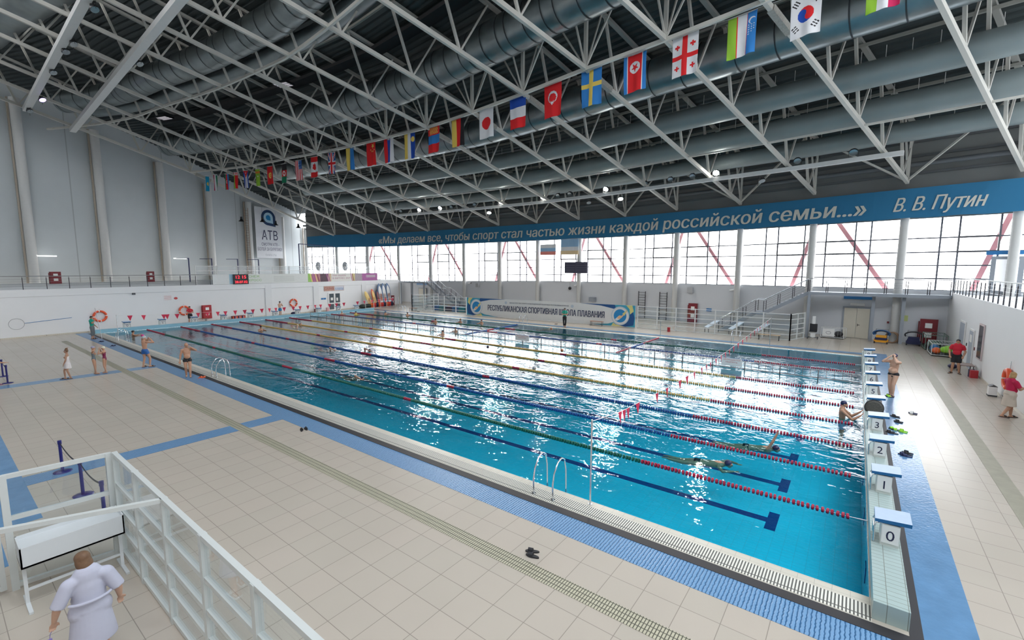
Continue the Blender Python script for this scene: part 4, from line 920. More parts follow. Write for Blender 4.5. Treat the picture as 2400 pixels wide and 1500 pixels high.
# open gate leaf beyond with its latch
o = empty('glass_gate', (-11.45, -8.98, 0), 0, 'pale framed glass gate at the left frame edge with a latch', 'gate')
m = MB()
for z in (.08, 1.0, 1.97): m.bar((0, 0, z), (-.2, -1.0, z), .06)
for a in ((0, 0), (-.2, -1.0)): m.bar((*a, .05), (*a, 2.0), .07)
m.build('leaf_frame', NFM, o); m = MB(); m.quad((0, -.04, .1), (-.19, -.97, .1), (-.19, -.97, 1.95), (0, -.04, 1.95)); m.build('glass', NG, o)
m = MB(); m.box(.0, -.06, .95, .07, .02, 1.15); m.ell((.09, -.02, 1.0), .03); m.ell((.09, -.02, 1.09), .03); m.build('latch', BLACK, o)
m = MB(); m.bar((-8.46, -7.5, 1.97), (-9.6, -9.95, 1.97), .07, .06); m.build('top_rail', NFM, label='pale rail joining the glass fence top to the stand at left', cat='rail')
# tray table
o = empty('tray_table', (-10.75, -8.2, 0), 0, 'white shallow tray table on thin legs inside the glass fence', 'table')
TBW = mat('table_white', (.66, .68, .69), .35)
m = MB(); x0, x1, y0, y1 = -.30, .2, -.62, .64; zt = 1.06
m.add([(x0, y0, zt-.02), (x1, y0, zt-.30), (x1, y1, zt-.30), (x0, y1, zt-.02), (x0, y0, zt-.06), (x1, y0, zt-.34), (x1, y1, zt-.34), (x0, y1, zt-.06)], [(0, 1, 2, 3), (7, 6, 5, 4), (0, 4, 5, 1), (1, 5, 6, 2), (2, 6, 7, 3), (3, 7, 4, 0)])
m = MB(); m.box(x0, y0, zt-.36, x1, y1, zt-.33); m.box(x0, y0, zt-.36, x0+.02, y1, zt); m.box(x1-.02, y0, zt-.36, x1, y1, zt-.02); m.box(x0, y0, zt-.36, x1, y0+.02, zt); m.box(x0, y1-.02, zt-.36, x1, y1, zt); m.box(x0+.02, y0+.02, zt-.08, x1-.02, y1-.02, zt-.06)
m.build('tray', TBW, o)
for y in (y0+.04, y1-.04):
    m = MB(); m.bar((0, y, .03), (0, y, zt-.36), .045); m.build('leg', TBW, o)
    m = MB(); m.bar((-.3, y, .02), (.35, y, .02), .05, .035); m.build('foot', TBW, o)
m = MB(); m.bar((0, y0+.04, .25), (0, y1-.04, .25), .035); m.build('stretcher', TBW, o)
# barrier posts with belt
PUR = mat('barrier_blue', (.012, .012, .14), .35)
def stanchion(x, y, label, h=.86):
    o = empty('barrier_post', (x, y, 0), 0, label, 'barrier post', 'blue barrier posts'); m = MB(); m.tube([(0, 0, 0), (0, 0, .015), (0, 0, .03)], [.19, .19, .06], 24); m.build('base', PUR, o)
    m = MB(); m.cyl((0, 0, .02), .034, h-.1, 14); m.build('pole', PUR, o); m = MB(); m.cyl((0, 0, h-.1), .042, .1, 14); m.box(-.045, -.02, h-.08, .045, .02, h-.03); m.build('belt_head', PUR, o)
stanchion(-16.94, -7.5, 'blue barrier post standing on the blue tile stripe, upper of three'); stanchion(-14.83, -7.45, 'blue barrier post between the other two near the glass fence'); stanchion(-13.05, -7.4, 'blue barrier post partly hidden behind the tray table')
stanchion(-34.0, -7.2, 'farther blue barrier post at the left frame edge'); stanchion(-31.9, -7.22, 'nearer blue barrier post at the left frame edge')
def belt(a, b, label, sag=.1):
    m = MB(); N = 12; a, b = Vector(a), Vector(b)
    for j in range(N):
        p = a.lerp(b, j/N); q = a.lerp(b, (j+1)/N); p.z -= sag*4*(j/N)*(1-j/N); q.z -= sag*4*((j+1)/N)*(1-(j+1)/N); m.bar(p, q, .006, .045)
    m.build('barrier_belt', BLACK, label=label, cat='belt', group='barrier belts')
belt((-16.9, -7.5, .80), (-14.88, -7.45, .80), 'black belt strung from the uppermost blue barrier post'); belt((-14.78, -7.45, .80), (-13.1, -7.4, .80), 'black belt running down to the barrier post behind the table'); belt((-33.95, -7.2, .8), (-31.95, -7.22, .8), 'black belt between the two barrier posts at the left edge')

# ------------------------------------------------------------------ wall things, left end
def on_left(y, z, name, label, cat, group=None, off=.01):
    return empty(name, (LX(y)+off, y, z), math.atan(.1), label, cat, group)
ORG = mat('lifebuoy_orange', (.80, .10, .03), .45)
def ring(o, r=.37, rt=.075, ax='x', n=36):
    m = MB(); P = [(rt, r*cos(2*pi*j/n), r*sin(2*pi*j/n)) for j in range(n)]; m.tube(P, rt, 10, closed=True)
    m.mi = 0; mm = [1 if (f//10) % 9 == 0 else 0 for f in range(len(m.f))]; m.m = mm; return m.build('buoy', [ORG, PAPER], o)
for y, z, lb in ((-.15, 1.28, 'orange lifebuoy on the left wall behind the staff member in green'), (6.15, 1.27, 'orange lifebuoy on the left wall behind the person in red'), (17.5, 1.3, 'orange lifebuoy alone on the left wall above the far blocks')):
    o = on_left(y, z, 'lifebuoy', lb, 'lifebuoy', 'orange lifebuoys'); ring(o, .42 if z > 1.27 else .40, .085); m = MB(); m.tube([(.02, 0, .4), (.02, 0, .62)], .01, 4); m.build('hook', STEEL, o)
def fire_cab(loc, rz, w, h, label, parent_mt=DRED):
    o = empty('fire_cabinet', loc, rz, label, 'cabinet', 'red fire hose cabinets'); m = MB(); m.box(0, -w/2, 0, .25, w/2, h); m.build('case', parent_mt, o)
    m = MB(); m.box(.25, -w/2+.04, .04, .265, w/2-.04, h*.47); m.build('lower_door', parent_mt, o); m = MB(); m.box(.25, -w/2+.04, h*.5, .265, w/2-.04, h-.04); m.build('upper_door', parent_mt, o)
    for z in (.25, .64):
        m = MB(); m.box(.266, -w*.2, h*z, .27, w*.2, h*(z+.2)); m.build('notice', PAPER, o)
    m = MB(); m.tube([(.12, -w/2-.05, h*.9), (.12, -w/2-.05, -.05)], .03, 8); m.build('pipe', parent_mt, o)
fire_cab((LX(8.1)+.02, 8.1, .32), .1, .8, 1.35, 'red fire cabinet on the left wall beside the low bench', RED)
fire_cab((LX(33.0)+.02, 33.0, .02), .1, .62, 1.4, 'dark red fire cabinet in the far left corner by the surfboards')
fire_cab((-67.0, -.6, 3.72), .1, .85, 1.25, 'dark red fire cabinet on the balcony at far left')
fire_cab((-68.2, 7.7, 3.72), .1, .7, 1.25, 'dark red fire cabinet on the balcony behind the railing middle')
# net pole mounted on the wall
o = on_left(-4.5, 1.2, 'landing_net', 'round hoop net on a long blue pole mounted on the left wall', 'net'); m = MB(); m.tube([(.03, -.55+.42*cos(t*pi/14), -.1+.42*sin(t*pi/14)) for t in range(28)], .012, 5, closed=True); m.build('hoop', RAILS, o); m = MB(); m.tube([(.03, -.12, -.08), (.03, 2.6, .12)], .018, 6); m.build('pole', BLUE, o)
# notice and clocks, door and signs
o = on_left(5.2, 2.35, 'wall_notice', 'small wall notice with red lines and a red disc', 'sign'); m = MB(); m.box(0, -.65, 0, .012, .55, .45); m.build('sheet', WALLW, o); m = MB()
for j in range(5): m.box(.013, -.6, .04+j*.09, .016, .0, .06+j*.09)
m.ell((.015, .35, .15), (.004, .16, .12)); m.build('print', REDINK, o)
DOORG = mat('door_glass_dark', (.09, .11, .125), .12)
o = on_left(23.2, 0, 'door_1', None, None); o['kind'] = 'structure'; m = MB(); m.box(0, -.95, 0, .05, .95, 2.25); m.build('door_frame', WHITE, o); m = MB()
for y0, y1 in ((-.80, -.12), (.12, .8)):
    for z0, z1 in ((.12, .82), (.98, 2.15)): m.box(.05, y0, z0, .056, y1, z1)
m.build('pane', DOORG, o); m = MB(); m.box(.057, -.6, 1.3, .06, -.25, 1.65); m.box(.057, .25, 1.2, .06, .5, 1.6); m.build('posted_sheet', PAPER, o)
o = on_left(23.2, 2.5, 'sauna_sign', 'reddish sign board above the glazed door with large capitals', 'sign'); m = MB(); m.box(0, -1.5, 0, .03, 1.5, .62); m.build('board', mat('sign_wood', (.50, .30, .24), .6, var=.3, vs=6), o); m = MB(); m.box(.031, .05, .05, .034, 1.45, .6); m.build('blue_half', mat('sign_pale', (.62, .64, .70), .6), o)
m = MB(); put_text(m, 'САУНА', lambda a, b: (.036, -1.4+a, b), w=1.35, h=.36, z0=.14); m.build('lettering', mat('sauna_red', (.35, .06, .06), .5), o); m = MB(); put_text(m, 'ХАМАМ', lambda a, b: (.037, .1+a, b), w=1.3, h=.33, z0=.08); m.build('lettering', BLUE, o)
o = on_left(21.6, 1.45, 'door_plate', 'small blue plate on the wall left of the glazed door', 'sign'); m = MB(); m.box(0, -.35, 0, .02, -.02, .22); m.box(0, .02, 0, .02, .35, .22); m.build('plate', BLUE, o)
o = on_left(2.3, 3.0, 'wall_speaker', 'small grey box on the left wall under the balcony', 'speaker'); m = MB(); m.box(0, -.1, 0, .2, .1, .16); m.build('box', DGREY, o)
# low bench, kit bags
def bench(x, y, rz, label, L=1.3, mt=None):
    o = empty('bench', (x, y, 0), rz, label, 'bench'); m = MB()
    for k in range(3): m.box(-L/2, -.17+k*.12, .40, L/2, -.07+k*.12, .43)
    m.build('seat', mt or mat('bench_wood', (.36, .16, .09), .5), o)
    for sx in (-1, 1):
        for sy in (-1, 1): m = MB(); m.bar((sx*(L/2-.08), sy*.13, 0), (sx*(L/2-.08), sy*.13, .4), .03); m.build('leg', DGREY, o)
bench(LX(7)+.75, 7.2, pi/2+.1, 'low bench with reddish seat against the left wall'); bench(-45.0, 28.4, .1, 'small bench before the left white fence', 1.1); bench(-20.0, 29.5, .05, 'low brown bench before the school banner', 1.3); bench(-5.6, 29.6, 0, 'slim bench with pale wooden seat before the right fence', 1.5, mat('pale_wood', (.62, .44, .26), .5))
def box_thing(name, x0, y0, z0, w, d, h, mt, label, cat, rz=0, extra=None):
    o = empty(name, (x0, y0, z0), rz, label, cat); m = MB(); m.box(-w/2, -d/2, 0, w/2, d/2, h); m.build('body', mt, o)
    if extra: extra(o, w, d, h)
    return o
def chips(cols):
    def f(o, w, d, h):
        for j in range(10):
            m = MB(); yy = -d/2+d*(j+.5)/10; m.box(w/2, yy-.05, .03, w/2+.02, yy+.04, h*.9); m.build('floats', cols[j % len(cols)], o)
    return f
box_thing('float_rack', LX(11)+.45, 11.0, .0, .35, 1.3, .38, DRED, 'red rack of pull floats on the deck between far blocks three and four', 'rack', .1, chips([ORANGE, NAVY, mat('pink', (.8, .3, .4), .5)]))
box_thing('float_rack', LX(20)+.45, 20.3, .0, .3, .5, .4, DRED, 'small red float rack beside far block seven', 'rack', .1, chips([PAPER, RED]))
box_thing('float_rack', LX(22.0)+.45, 21.85, .0, .3, .28, .45, mat('pale_pink', (.65, .4, .42), .5), 'narrow pale pink rack near the glazed door', 'rack', .1)
def bag(x, y, r, mt, label, z=0):
    m = MB(); m.ell((0, 0, r*.62), (r, r*1.3, r*.65), 14, 9); o = m.build('kit_bag', mt, label=label, cat='bag'); o.location = (x, y, z)
bag(LX(16.8)+.95, 17.0, .26, NAVY, 'dark kit bag on the deck beside far block six')
# surf boards and vests in the far corner
BW = mat('board_white', (.75, .75, .74), .4); BO = mat('board_orange', (.75, .16, .05), .4); BD = mat('board_blue', (.02, .10, .25), .4)
def board(x, y, L, w, tilt, mt, rim, label, nose=None):
    o = empty('paddle_board', (x, y, .02), .1, label, 'board', 'boards leaning in the corner'); n = 20; M = Matrix.Rotation(tilt, 4, 'X') @ Matrix.Rotation(radians(-12), 4, 'Y')
    def prof(f, s, sw): hw = sw*math.sqrt(max(0, 1-(2*f-1)**4)) * (1 if f < .75 else 1-.5*((f-.75)/.25)**2); return hw*s
    for nm, sc, dx, mtt in (('rim', 1, 0, rim), ('deck', .74, .025, mt)):
        m = MB(); vs = []
        for j in range(n+1):
            f = j/n; z = L*(f*(.5+.5*sc)*1.0 + (1-sc)*.12); a = prof(f, 1, w/2*sc)+.004
            for xx in (dx, dx+.09 if nm == 'rim' else dx+.09):
                vs += [M @ Vector((xx-.045, -a, z)), M @ Vector((xx-.045, a, z))]
        fs = []
        for j in range(n):
            b = j*4; c = b+4; fs += [(b, b+1, c+1, c), (b+2, c+2, c+3, b+3), (b, c, c+2, b+2), (b+1, b+3, c+3, c+1)]
        m.add(vs, fs); m.build(nm, mtt, o)
    m = MB(); m.add([M @ Vector((.07+.001*0, y_, z_)) for y_, z_ in ((-w*.3, L*.25), (w*.3, L*.25), (w*.33, L*.55), (-w*.33, L*.55))], [(0, 1, 2, 3)]); m.build('panel', nose or BO, o)
for y, L, w, t, a, b, lb in ((28.6, 2.4, .55, .30, YELL, YELL, 'short orange board leaning leftmost in the corner pile'), (29.4, 2.6, .5, .12, YELL, ORANGE, 'second orange board leaning beside the leftmost'), (30.0, 2.4, .5, .02, DRED, NAVY, 'short dark board between orange and tall boards'), (30.5, 3.3, .75, .0, BW, BD, 'tall white and red board, left of three'), (31.25, 3.35, .75, .0, BW, BD, 'tall white and red board, middle of three'), (32.0, 3.35, .75, -.02, BW, BD, 'tall white and red board, right of three')):
    board(LX(y)+.9, y, L, w, t, a, b, lb, ORANGE if y < 29.5 else None)
for j in range(9):
    y = 28.3+j*.45; o = empty('life_vest', (LX(y)+1.35, y, .0), .1, '%s life vest heaped before the boards, %s from the left' % (('orange', 'red', 'dark')[j % 3], ORD[j+1]), 'life vest', 'life vests by the boards')
    mt = (ORANGE, mat('vest_red', (.8, .05, .04), .6), NAVY)[j % 3]; m = MB(); m.ell((0, -.12, .35), (.13, .12, .33), 10, 8); m.ell((0, .12, .35), (.13, .12, .33), 10, 8); m.build('foam', mt, o); m = MB(); m.tube([(.12, -.2, .3), (.14, 0, .3), (.12, .2, .3)], .02, 6); m.build('strap', BLACK, o)
fence('low_pen', [(-52.9, 26.9, 0), (-52.7, 28.1, 0), (-52.7, 29.2, 0), (-52.8, 30.3, 0), (-53.0, 32.0, 0)], .95, 'low white pen rails around the life vests', bars=(.08, .9), wpost=.04, glass=False, rail=.03)
for j, y in enumerate((27.0, 27.9)): bag(LX(y)+1.0, y, .45, mat('bag_dark_green', (.03, .045, .04), .6), 'black equipment bag inside the low white pen, %s one' % ('left', 'right')[j])

# ------------------------------------------------------------------ left balcony adverts, clock, screens
o = empty('advert_banners', (LX(9)+.06, 8.9, 3.72), math.atan(.1), 'strip of colourful adverts fixed to the left balcony railing', 'banner')
seg = [(0, 1.6, (.72, .74, .74)), (1.6, 2.3, (.35, .55, .66)), (3.4, 10.7, (.70, .72, .70)), (10.7, 11.2, (.30, .55, .12)), (11.2, 12.4, (.45, .20, .22)), (12.4, 13.5, (.10, .05, .07)), (13.5, 14.0, (.6, .45, .3)), (14.0, 17.2, (.70, .69, .66)), (17.2, 17.7, (.6, .5, .25)), (17.7, 18.9, (.36, .30, .34)), (18.9, 21.6, (.36, .10, .30))]
ams = []; m = MB()
for j, (a, b, c) in enumerate(seg): m.mi = j; m.box(0, a, 0, .02, b, 1.02); ams.append(mat('advert_%d' % j, c, .6, var=.25 if sum(c) < 1.5 else .04, vs=5))
m.build('panels', ams, o); m = MB()
rn = random.Random(3)
for a, b in ((11.2, 12.3), (17.2, 17.6), (13.5, 13.9)):
    y = a
    while y < b: m.mi = rn.randrange(3); m.add([(.021, y, .02), (.021, y+.12, .02), (.021, y-.15, 1.0), (.021, y-.25, 1.0)], [(0, 1, 2, 3)]); y += .24
m.build('streaks', [YELL, DRED, mat('violet', (.35, .08, .28), .6)], o)
m = MB(); put_text(m, 'СНЕЖ', lambda a, b: (.023, 3.6+a, b), w=1.2, h=.24, z0=.65); put_text(m, 'КРОСС', lambda a, b: (.023, 3.6+a, b), w=1.4, h=.22, z0=.25); m.build('lettering', mat('advert_green', (.2, .45, .08), .6), o)
m = MB(); put_text(m, 'ПРИГЛАШАЕМ', lambda a, b: (.023, 14.2+a, b), w=2.0, h=.2, z0=.65); put_text(m, 'В ФИТНЕС ЗАЛ', lambda a, b: (.023, 14.2+a, b), w=2.7, h=.2, z0=.3); m.build('lettering', mat('advert_wine', (.30, .05, .15), .6), o)
m = MB(); [m.box(.021, 6.4, .18+.13*j, .024, 8.9, .22+.13*j) for j in range(5)]; [m.box(.021, 19.6, .45+.18*j, .024, 21.2, .55+.18*j) for j in range(2)]; m.build('small_print', mat('advert_grey', (.5, .52, .5), .6), o)
o = empty('digital_clock', (LX(11.5)+.10, 11.62, 3.68), math.atan(.1), 'black wall clock with glowing red digits on the balcony edge', 'clock'); m = MB(); m.box(0, -.78, 0, .1, .78, 1.05); m.build('case', BLACK, o)
LEDM = mat('led_red', (1, .02, .04), .4, emit=3.0); m = MB(); put_text(m, '12 15', lambda a, b: (.105, a, b), w=1.05, h=.34, z0=.6, align='c'); put_text(m, '28.07.02', lambda a, b: (.105, a, b), w=1.3, h=.26, z0=.12, align='c'); m.build('digits', LEDM, o)
WS = glass_mat('mesh_screen', (.80, .82, .83), rough=.3)
o = empty('net_screen', (LX(7.7)-.9, 7.7, 3.7), math.atan(.1), 'translucent white net screen rising behind the balcony adverts', 'screen'); m = MB(); m.box(0, 0, 0, .03, 24, 1.9); m.build('netting', WS, o)
for j in range(13): m = MB(); m.bar((.05, j*2, 0), (.05, j*2, 1.95), .06); m.build('post', FW, o)
m = MB()
for z in (.95, 1.4, 1.9): m.bar((.05, 0, z), (.05, 24, z), .04)
m.build('rail', FW, o)
# sports frames on the balcony
SB = mat('frame_blue', (.01, .02, .10), .4)
for y, lb in ((10.8, 'leftmost dark blue pull-up frame on the balcony'), (13.4, 'second dark blue pull-up frame on the balcony'), (16.6, 'third dark blue pull-up frame on the balcony'), (19.4, 'fourth dark blue pull-up frame on the balcony')):
    x = -69.9-(y-13)*.1455+4.5; o = empty('pull_up_frame', (x, y, 3.7), 0, lb, 'gym frame', 'pull-up frames'); m = MB(); m.bar((0, 0, 0), (0, 0, 2.9), .1); m.bar((0, 0, 2.85), (-1.2, -.9, 2.85), .06); m.build('mast', SB, o)
o = empty('climbing_frame', (-69.0, 26.6, 3.7), 0, 'tall blue square climbing frame with ropes in the far corner', 'gym frame'); m = MB(); m.bar((0, 0, 0), (0, 0, 5.4), .12); m.bar((0, 0, 5.4), (.6, 5.4, 5.2), .1); m.bar((.6, 5.4, 0), (.6, 5.4, 5.2), .1)
m.build('frame', SB, o)
for y in (2.4, 3.1): m = MB(); m.cyl((.3, y, .2), .03, 5.1, 6); m.build('rope', SB, o)
# poster
_a, _z = TW(21.2, 6.9); _b, _ = TW(25.3, 6.9); PA, PB = Vector((UX(_a, .35), _a, _z)), Vector((UX(_b, .35), _b, _z)); o = empty('wall_poster', PA, 0, 'tall white poster with dark blue leaf-shaped logo on the tall wall', 'poster'); tp = (PB-PA).normalized(); npn = Vector((tp.y, -tp.x, 0)); Lp = (PB-PA).length; Hp = Lp*1.72
KP = Lp/4.14
def PF(a, b, d=.0): return tp*a+Vector((0, 0, b))+npn*d
m = MB(); m.add([PF(0, 0), PF(Lp, 0), PF(Lp, Hp), PF(0, Hp), PF(0, 0, -.03), PF(Lp, 0, -.03), PF(Lp, Hp, -.03), PF(0, Hp, -.03)], [(0, 1, 2, 3), (7, 6, 5, 4), (0, 4, 5, 1), (1, 5, 6, 2), (2, 6, 7, 3), (3, 7, 4, 0)]); m.build('cloth', mat('poster_cloth', (.74, .75, .77), .7), o)
def drop(cx, cy, r, d, mi, mb): mb.mi = mi; mb.add([PF((cx+a*r)*KP, (cy+b*r)*KP, d) for a, b in [(1, 0), (1, -1.12), (0, -1)]+[(cos(radians(t)), sin(radians(t))) for t in range(260, -1, -10)]], [list(range(30))])
m = MB(); drop(2.05, 5.75, 1.1, .02, 0, m); drop(2.05, 5.75, .72, .03, 1, m); drop(2.02, 5.75, .36, .04, 2, m); m.build('logo', [mat('logo_navy', (.01, .045, .13), .5), mat('logo_pale', (.45, .66, .78), .5), mat('logo_blue', (.01, .22, .50), .5)], o)
m = MB(); put_text(m, 'АТВ', lambda a, b: PF(a*KP, b*KP, .02), w=2.5, h=1.35, x0=.9, z0=2.6); m.build('large_letters', mat('logo_ink', (.03, .035, .09), .5), o)
m = MB(); put_text(m, 'СМОТРИ АТВ –', lambda a, b: PF(a*KP, b*KP, .02), w=2.8, h=.42, x0=.8, z0=1.75); put_text(m, 'БОЛЕЙ ЗА БУРЯТИЮ!', lambda a, b: PF(a*KP, b*KP, .02), w=3.8, h=.45, x0=.2, z0=1.05); m.build('small_letters', mat('logo_ink2', (.12, .12, .2), .5), o)
m = MB(); put_text(m, 'tvatv.ru', lambda a, b: PF(a*KP, b*KP, .02), w=1.7, h=.42, x0=1.3, z0=.3); m.build('address', mat('logo_grey', (.5, .52, .55), .5), o)
for y, lb in ((-.9, 'glowing tube lamp on the tall wall above the fire cabinet'), (11.3, 'glowing tube lamp on the tall wall behind the net screen')):
    y, _z = TW(y, 6.55); o = empty('tube_lamp', (UX(y, .1), y, _z), 0, lb, 'lamp', 'tube lamps'); m = MB(); m.box(0, -.75, 0, .06, .75, .1); m.build('tube', mat('tube_lit', (1, 1, 1), .4, emit=6), o)
o = empty('wall_ladder', (UX(TW(20.1, 5)[0]), TW(20.1, 5)[0], 3.75), 0, 'narrow rusty ladder up the tall wall left of the poster', 'ladder'); m = MB()
for y in (-.3, .3): m.bar((0, y, 0), (0, y, 11.0), .06)
for j in range(28): m.bar((0, -.3, .3+j*.38), (0, .3, .3+j*.38), .04)
m.build('ladder_frame', mat('rusty', (.36, .25, .17), .7), o)

# ------------------------------------------------------------------ things on the window wall
SCR = mat('board_dark', (.045, .045, .085), .5)
p = WP(6.98, .55, 4.85); o = empty('scoreboard', p, -.03, 'dark double scoreboard hung before the windows at mid pool', 'scoreboard')
for sx in (-1.56, .03): m = MB(); m.box(sx, -.05, 0, sx+1.53, .05, 1.35); m.build('panel', SCR, o)
m = MB()
for j in range(5): m.box(-1.5, -.06, .12+j*.27, -.08, -.05, .13+j*.27); m.box(.1, -.06, .12+j*.27, 1.5, -.05, .13+j*.27)
m.build('rule_lines', mat('rule_grey', (.4, .4, .45), .5), o); m = MB(); m.bar((-1.2, .05, 1.3), (-1.2, .3, 4.2), .03); m.bar((1.2, .05, 1.3), (1.2, .3, 4.2), .03); m.build('hanger', RAILS, o)
def wallflag(i0, i1, z0, z1, cols, label):
    a, b = WP(i0, .48, 0), WP(i1, .48, 0); o = empty('window_flag', (a.x, a.y, z1), 0, label, 'flag'); m = MB(); n = len(cols)
    for j, c in enumerate(cols):
        za, zb = -(z1-z0)*j/n, -(z1-z0)*(j+1)/n; m.mi = j; d = b-a
        for k in range(8):
            p, q = d*(k/8), d*((k+1)/8); w0, w1 = .05*sin(k*1.3), .05*sin((k+1)*1.3); m.quad((p.x, p.y+w0, zb), (q.x, q.y+w1, zb), (q.x, q.y+w1, za), (p.x, p.y+w0, za))
    ob = m.build('cloth', cols, o); s = ob.modifiers.new('t', 'SOLIDIFY'); s.thickness = .01; m = MB(); m.bar((0, 0, .02), (b.x-a.x, b.y-a.y, .02), .03); m.build('rod', RAILS, o)
pb = mat('faded_blue', (.30, .50, .72), .7); pr = mat('faded_red', (.75, .25, .22), .7); pw = mat('faded_white', (.75, .77, .8), .7); py = mat('faded_yellow', (.78, .6, .35), .7)
wallflag(6.11, 6.50, 7.1, 8.4, [pw, pb, pr], 'faded white blue and red flag hung before the windows'); wallflag(6.62, 7.02, 7.1, 8.95, [pb, pb, pw, py], 'faded blue white and yellow flag beside the other window flag')
def wallthing(i, z, w, h, d, mt, name, label, cat, group=None):
    p = WP(i, -.4, z); o = empty(name, p, math.atan2((WP(i+.2, 0, 0)-WP(i-.2, 0, 0)).y, (WP(i+.2, 0, 0)-WP(i-.2, 0, 0)).x), label, cat, group); m = MB(); m.box(-w/2, -d, 0, w/2, 0, h); m.build('casing', mt, o); return o
def cctv(i, z, label):
    o = wallthing(i, z, .1, .1, .12, GREYS, 'security_camera', label, 'camera', 'wall cameras'); m = MB(); m.tube([(-.3, -.3, -.03), (.15, -.15, .05)], .07, 10); m.build('barrel', WHITE, o); m = MB(); m.tube([(.1, -.2, .0), (.2, -.12, .12)], .06, 8); m.build('mount', BLACK, o)
cctv(4.14, 3.25, 'white camera high on the back wall near the left stairs'); cctv(6.93, 3.35, 'white camera high on the back wall under the scoreboard'); cctv(9.93, 3.4, 'white camera high on the back wall above the right stairs')
for i, z, lb in ((4.36, 2.75, 'grey loudspeaker on the back wall right of the left stairs'), (9.25, 3.0, 'grey loudspeaker on the back wall above the fire cabinet')): wallthing(i, z, .5, .55, .35, mat('speaker_grey', (.42, .43, .44), .5), 'wall_speaker', lb, 'speaker', 'wall loudspeakers')
p = WP(6.78, -.38, 3.0); m = MB(); m.ell((0, 0, 0), .2); m.cyl((0, 0, .18), .01, .6, 5); o = m.build('black_sphere', BLACK, label='small black ball hanging on the back wall', cat='ball'); o.location = p+Vector((0, -.25, 0))
wallthing(7.3, 1.5, .8, .5, .4, GREYS, 'outdoor_unit', 'grey ventilation box on the back wall above the school banner', 'vent')
for i, lb in ((8.35, 'left dark wall bars ladder on the back wall'), (8.77, 'right dark wall bars ladder on the back wall')):
    o = wallthing(i, 0, .01, .01, .01, RAILB, 'wall_bars', lb, 'wall bars', 'dark wall bars'); 
    for x in (-.42, .42): m = MB(); m.bar((x, -.15, 0), (x, -.15, 2.95), .06); m.build('upright', RAILB, o)
    m = MB(); [m.bar((-.42, -.15, .3+.28*j), (.42, -.15, .3+.28*j), .035) for j in range(10)]; m.build('rungs', RAILB, o)
    m = MB(); m.bar((.42, -.15, 2.3), (.62, -.4, 2.5), .04); m.build('hook_arm', RAILB, o)
p = WP(9.3, -.38, .05); fire_cab(p, -pi/2+.1, .85, 1.9, 'dark red fire cabinet on the back wall behind the right fence')
wallthing(9.56, 1.25, .5, .28, .03, BLUE, 'wall_plate', 'blue plate on the back wall right of the fire cabinet', 'sign')
# doors under the walkways
CRD = mat('door_cream', (.66, .62, .52), .5)
p = WP(11.58, -.40, 0); o = empty('door_2', p, -.235); o['kind'] = 'structure'; m = MB(); m.box(-.95, -.06, 0, .95, 0, 2.45); m.build('door_frame', GREYS, o); m = MB(); m.box(-.82, -.09, .02, -.01, -.06, 2.35); m.box(.01, -.09, .02, .82, -.06, 2.35); m.build('leaf', CRD, o); m = MB(); m.bar((.1, -.12, 1.05), (.25, -.12, 1.05), .03); m.bar((.1, -.1, .95), (.1, -.1, 1.15), .04, .02); m.build('handle', BLACK, o)
o = wallthing(11.58, 3.05, 1.9, .22, .04, BLUE, 'exit_plate', 'long blue direction plate above the cream double door', 'sign'); o2 = wallthing(11.58, 2.55, .9, .2, .15, PAPER, 'exit_lamp', 'white exit lamp box over the cream double door', 'lamp')
p = WP(2.68, -.40, 0); o = empty('door_3', p, .04); o['kind'] = 'structure'; m = MB(); m.box(-.9, -.05, 0, .9, 0, 2.35); m.build('door_frame', GREYS, o); m = MB(); m.box(-.8, -.08, .02, .8, -.05, 2.25); m.build('leaf', CRD, o)
wallthing(2.66, 2.8, 2.2, .26, .04, BLUE, 'exit_plate', 'long blue direction plate above the far left door', 'sign')
GLD = mat('glazed_leaf', (.75, .80, .84), .2)
p = WP(12.96, -.42, 3.9); o = empty('door_4', p, -.2); o['kind'] = 'structure'; m = MB(); m.box(-.75, -.08, -.2, .75, 0, 2.35); m.build('door_frame', GREYS, o); m = MB(); m.box(-.52, -.10, .1, .5, -.08, 2.15); m.build('pane', mat('lit_pane', (.85, .87, .9), .3, emit=.6), o)
wallthing(12.93, 6.35, 1.7, .25, .05, BLUE, 'exit_plate', 'blue direction plate above the upper glazed door at right', 'sign')
wallthing(10.98, 1.35, .45, .35, .04, PAPER, 'wall_panel', 'small white panel on the wall left of the cream door', 'sign')
wallthing(12.05, 1.6, .75, .42, .02, mat('yellow_green_sheet', (.55, .62, .25), .6), 'yellow_notice', 'yellow green notice on the wall above the yellow cleaning robot', 'sign')
wallthing(12.75, 1.7, .55, .85, .04, mat('notice_mixed', (.42, .44, .44), .6, var=.4, vs=9), 'notice_board', 'grey notice board hanging above the dark red cabinet', 'sign')
wallthing(11.92, 1.35, .12, .14, .06, DRED, 'alarm_box', 'tiny red alarm box on the wall by the walkway post', 'alarm')
for i, lb in ((-.5, 'left round white dish against the leftmost windows'), (.36, 'right round white dish against the leftmost windows')):
    p = WP(i, .6, 5.75); m = MB(); m.tube([(0, 0, 0), (0, -.12, 0), (0, -.18, 0)], [.3, .75, .78], 20, caps=False); m.disc((0, -.01, 0), .3, 20, (0, -1, 0)); m.bar((0, 0, 0), (0, .2, -2.2), .06); o = m.build('round_dish', mat('dish_grey', (.42, .44, .46), .5), label=lb, cat='dish', group='round dishes'); o.location = p

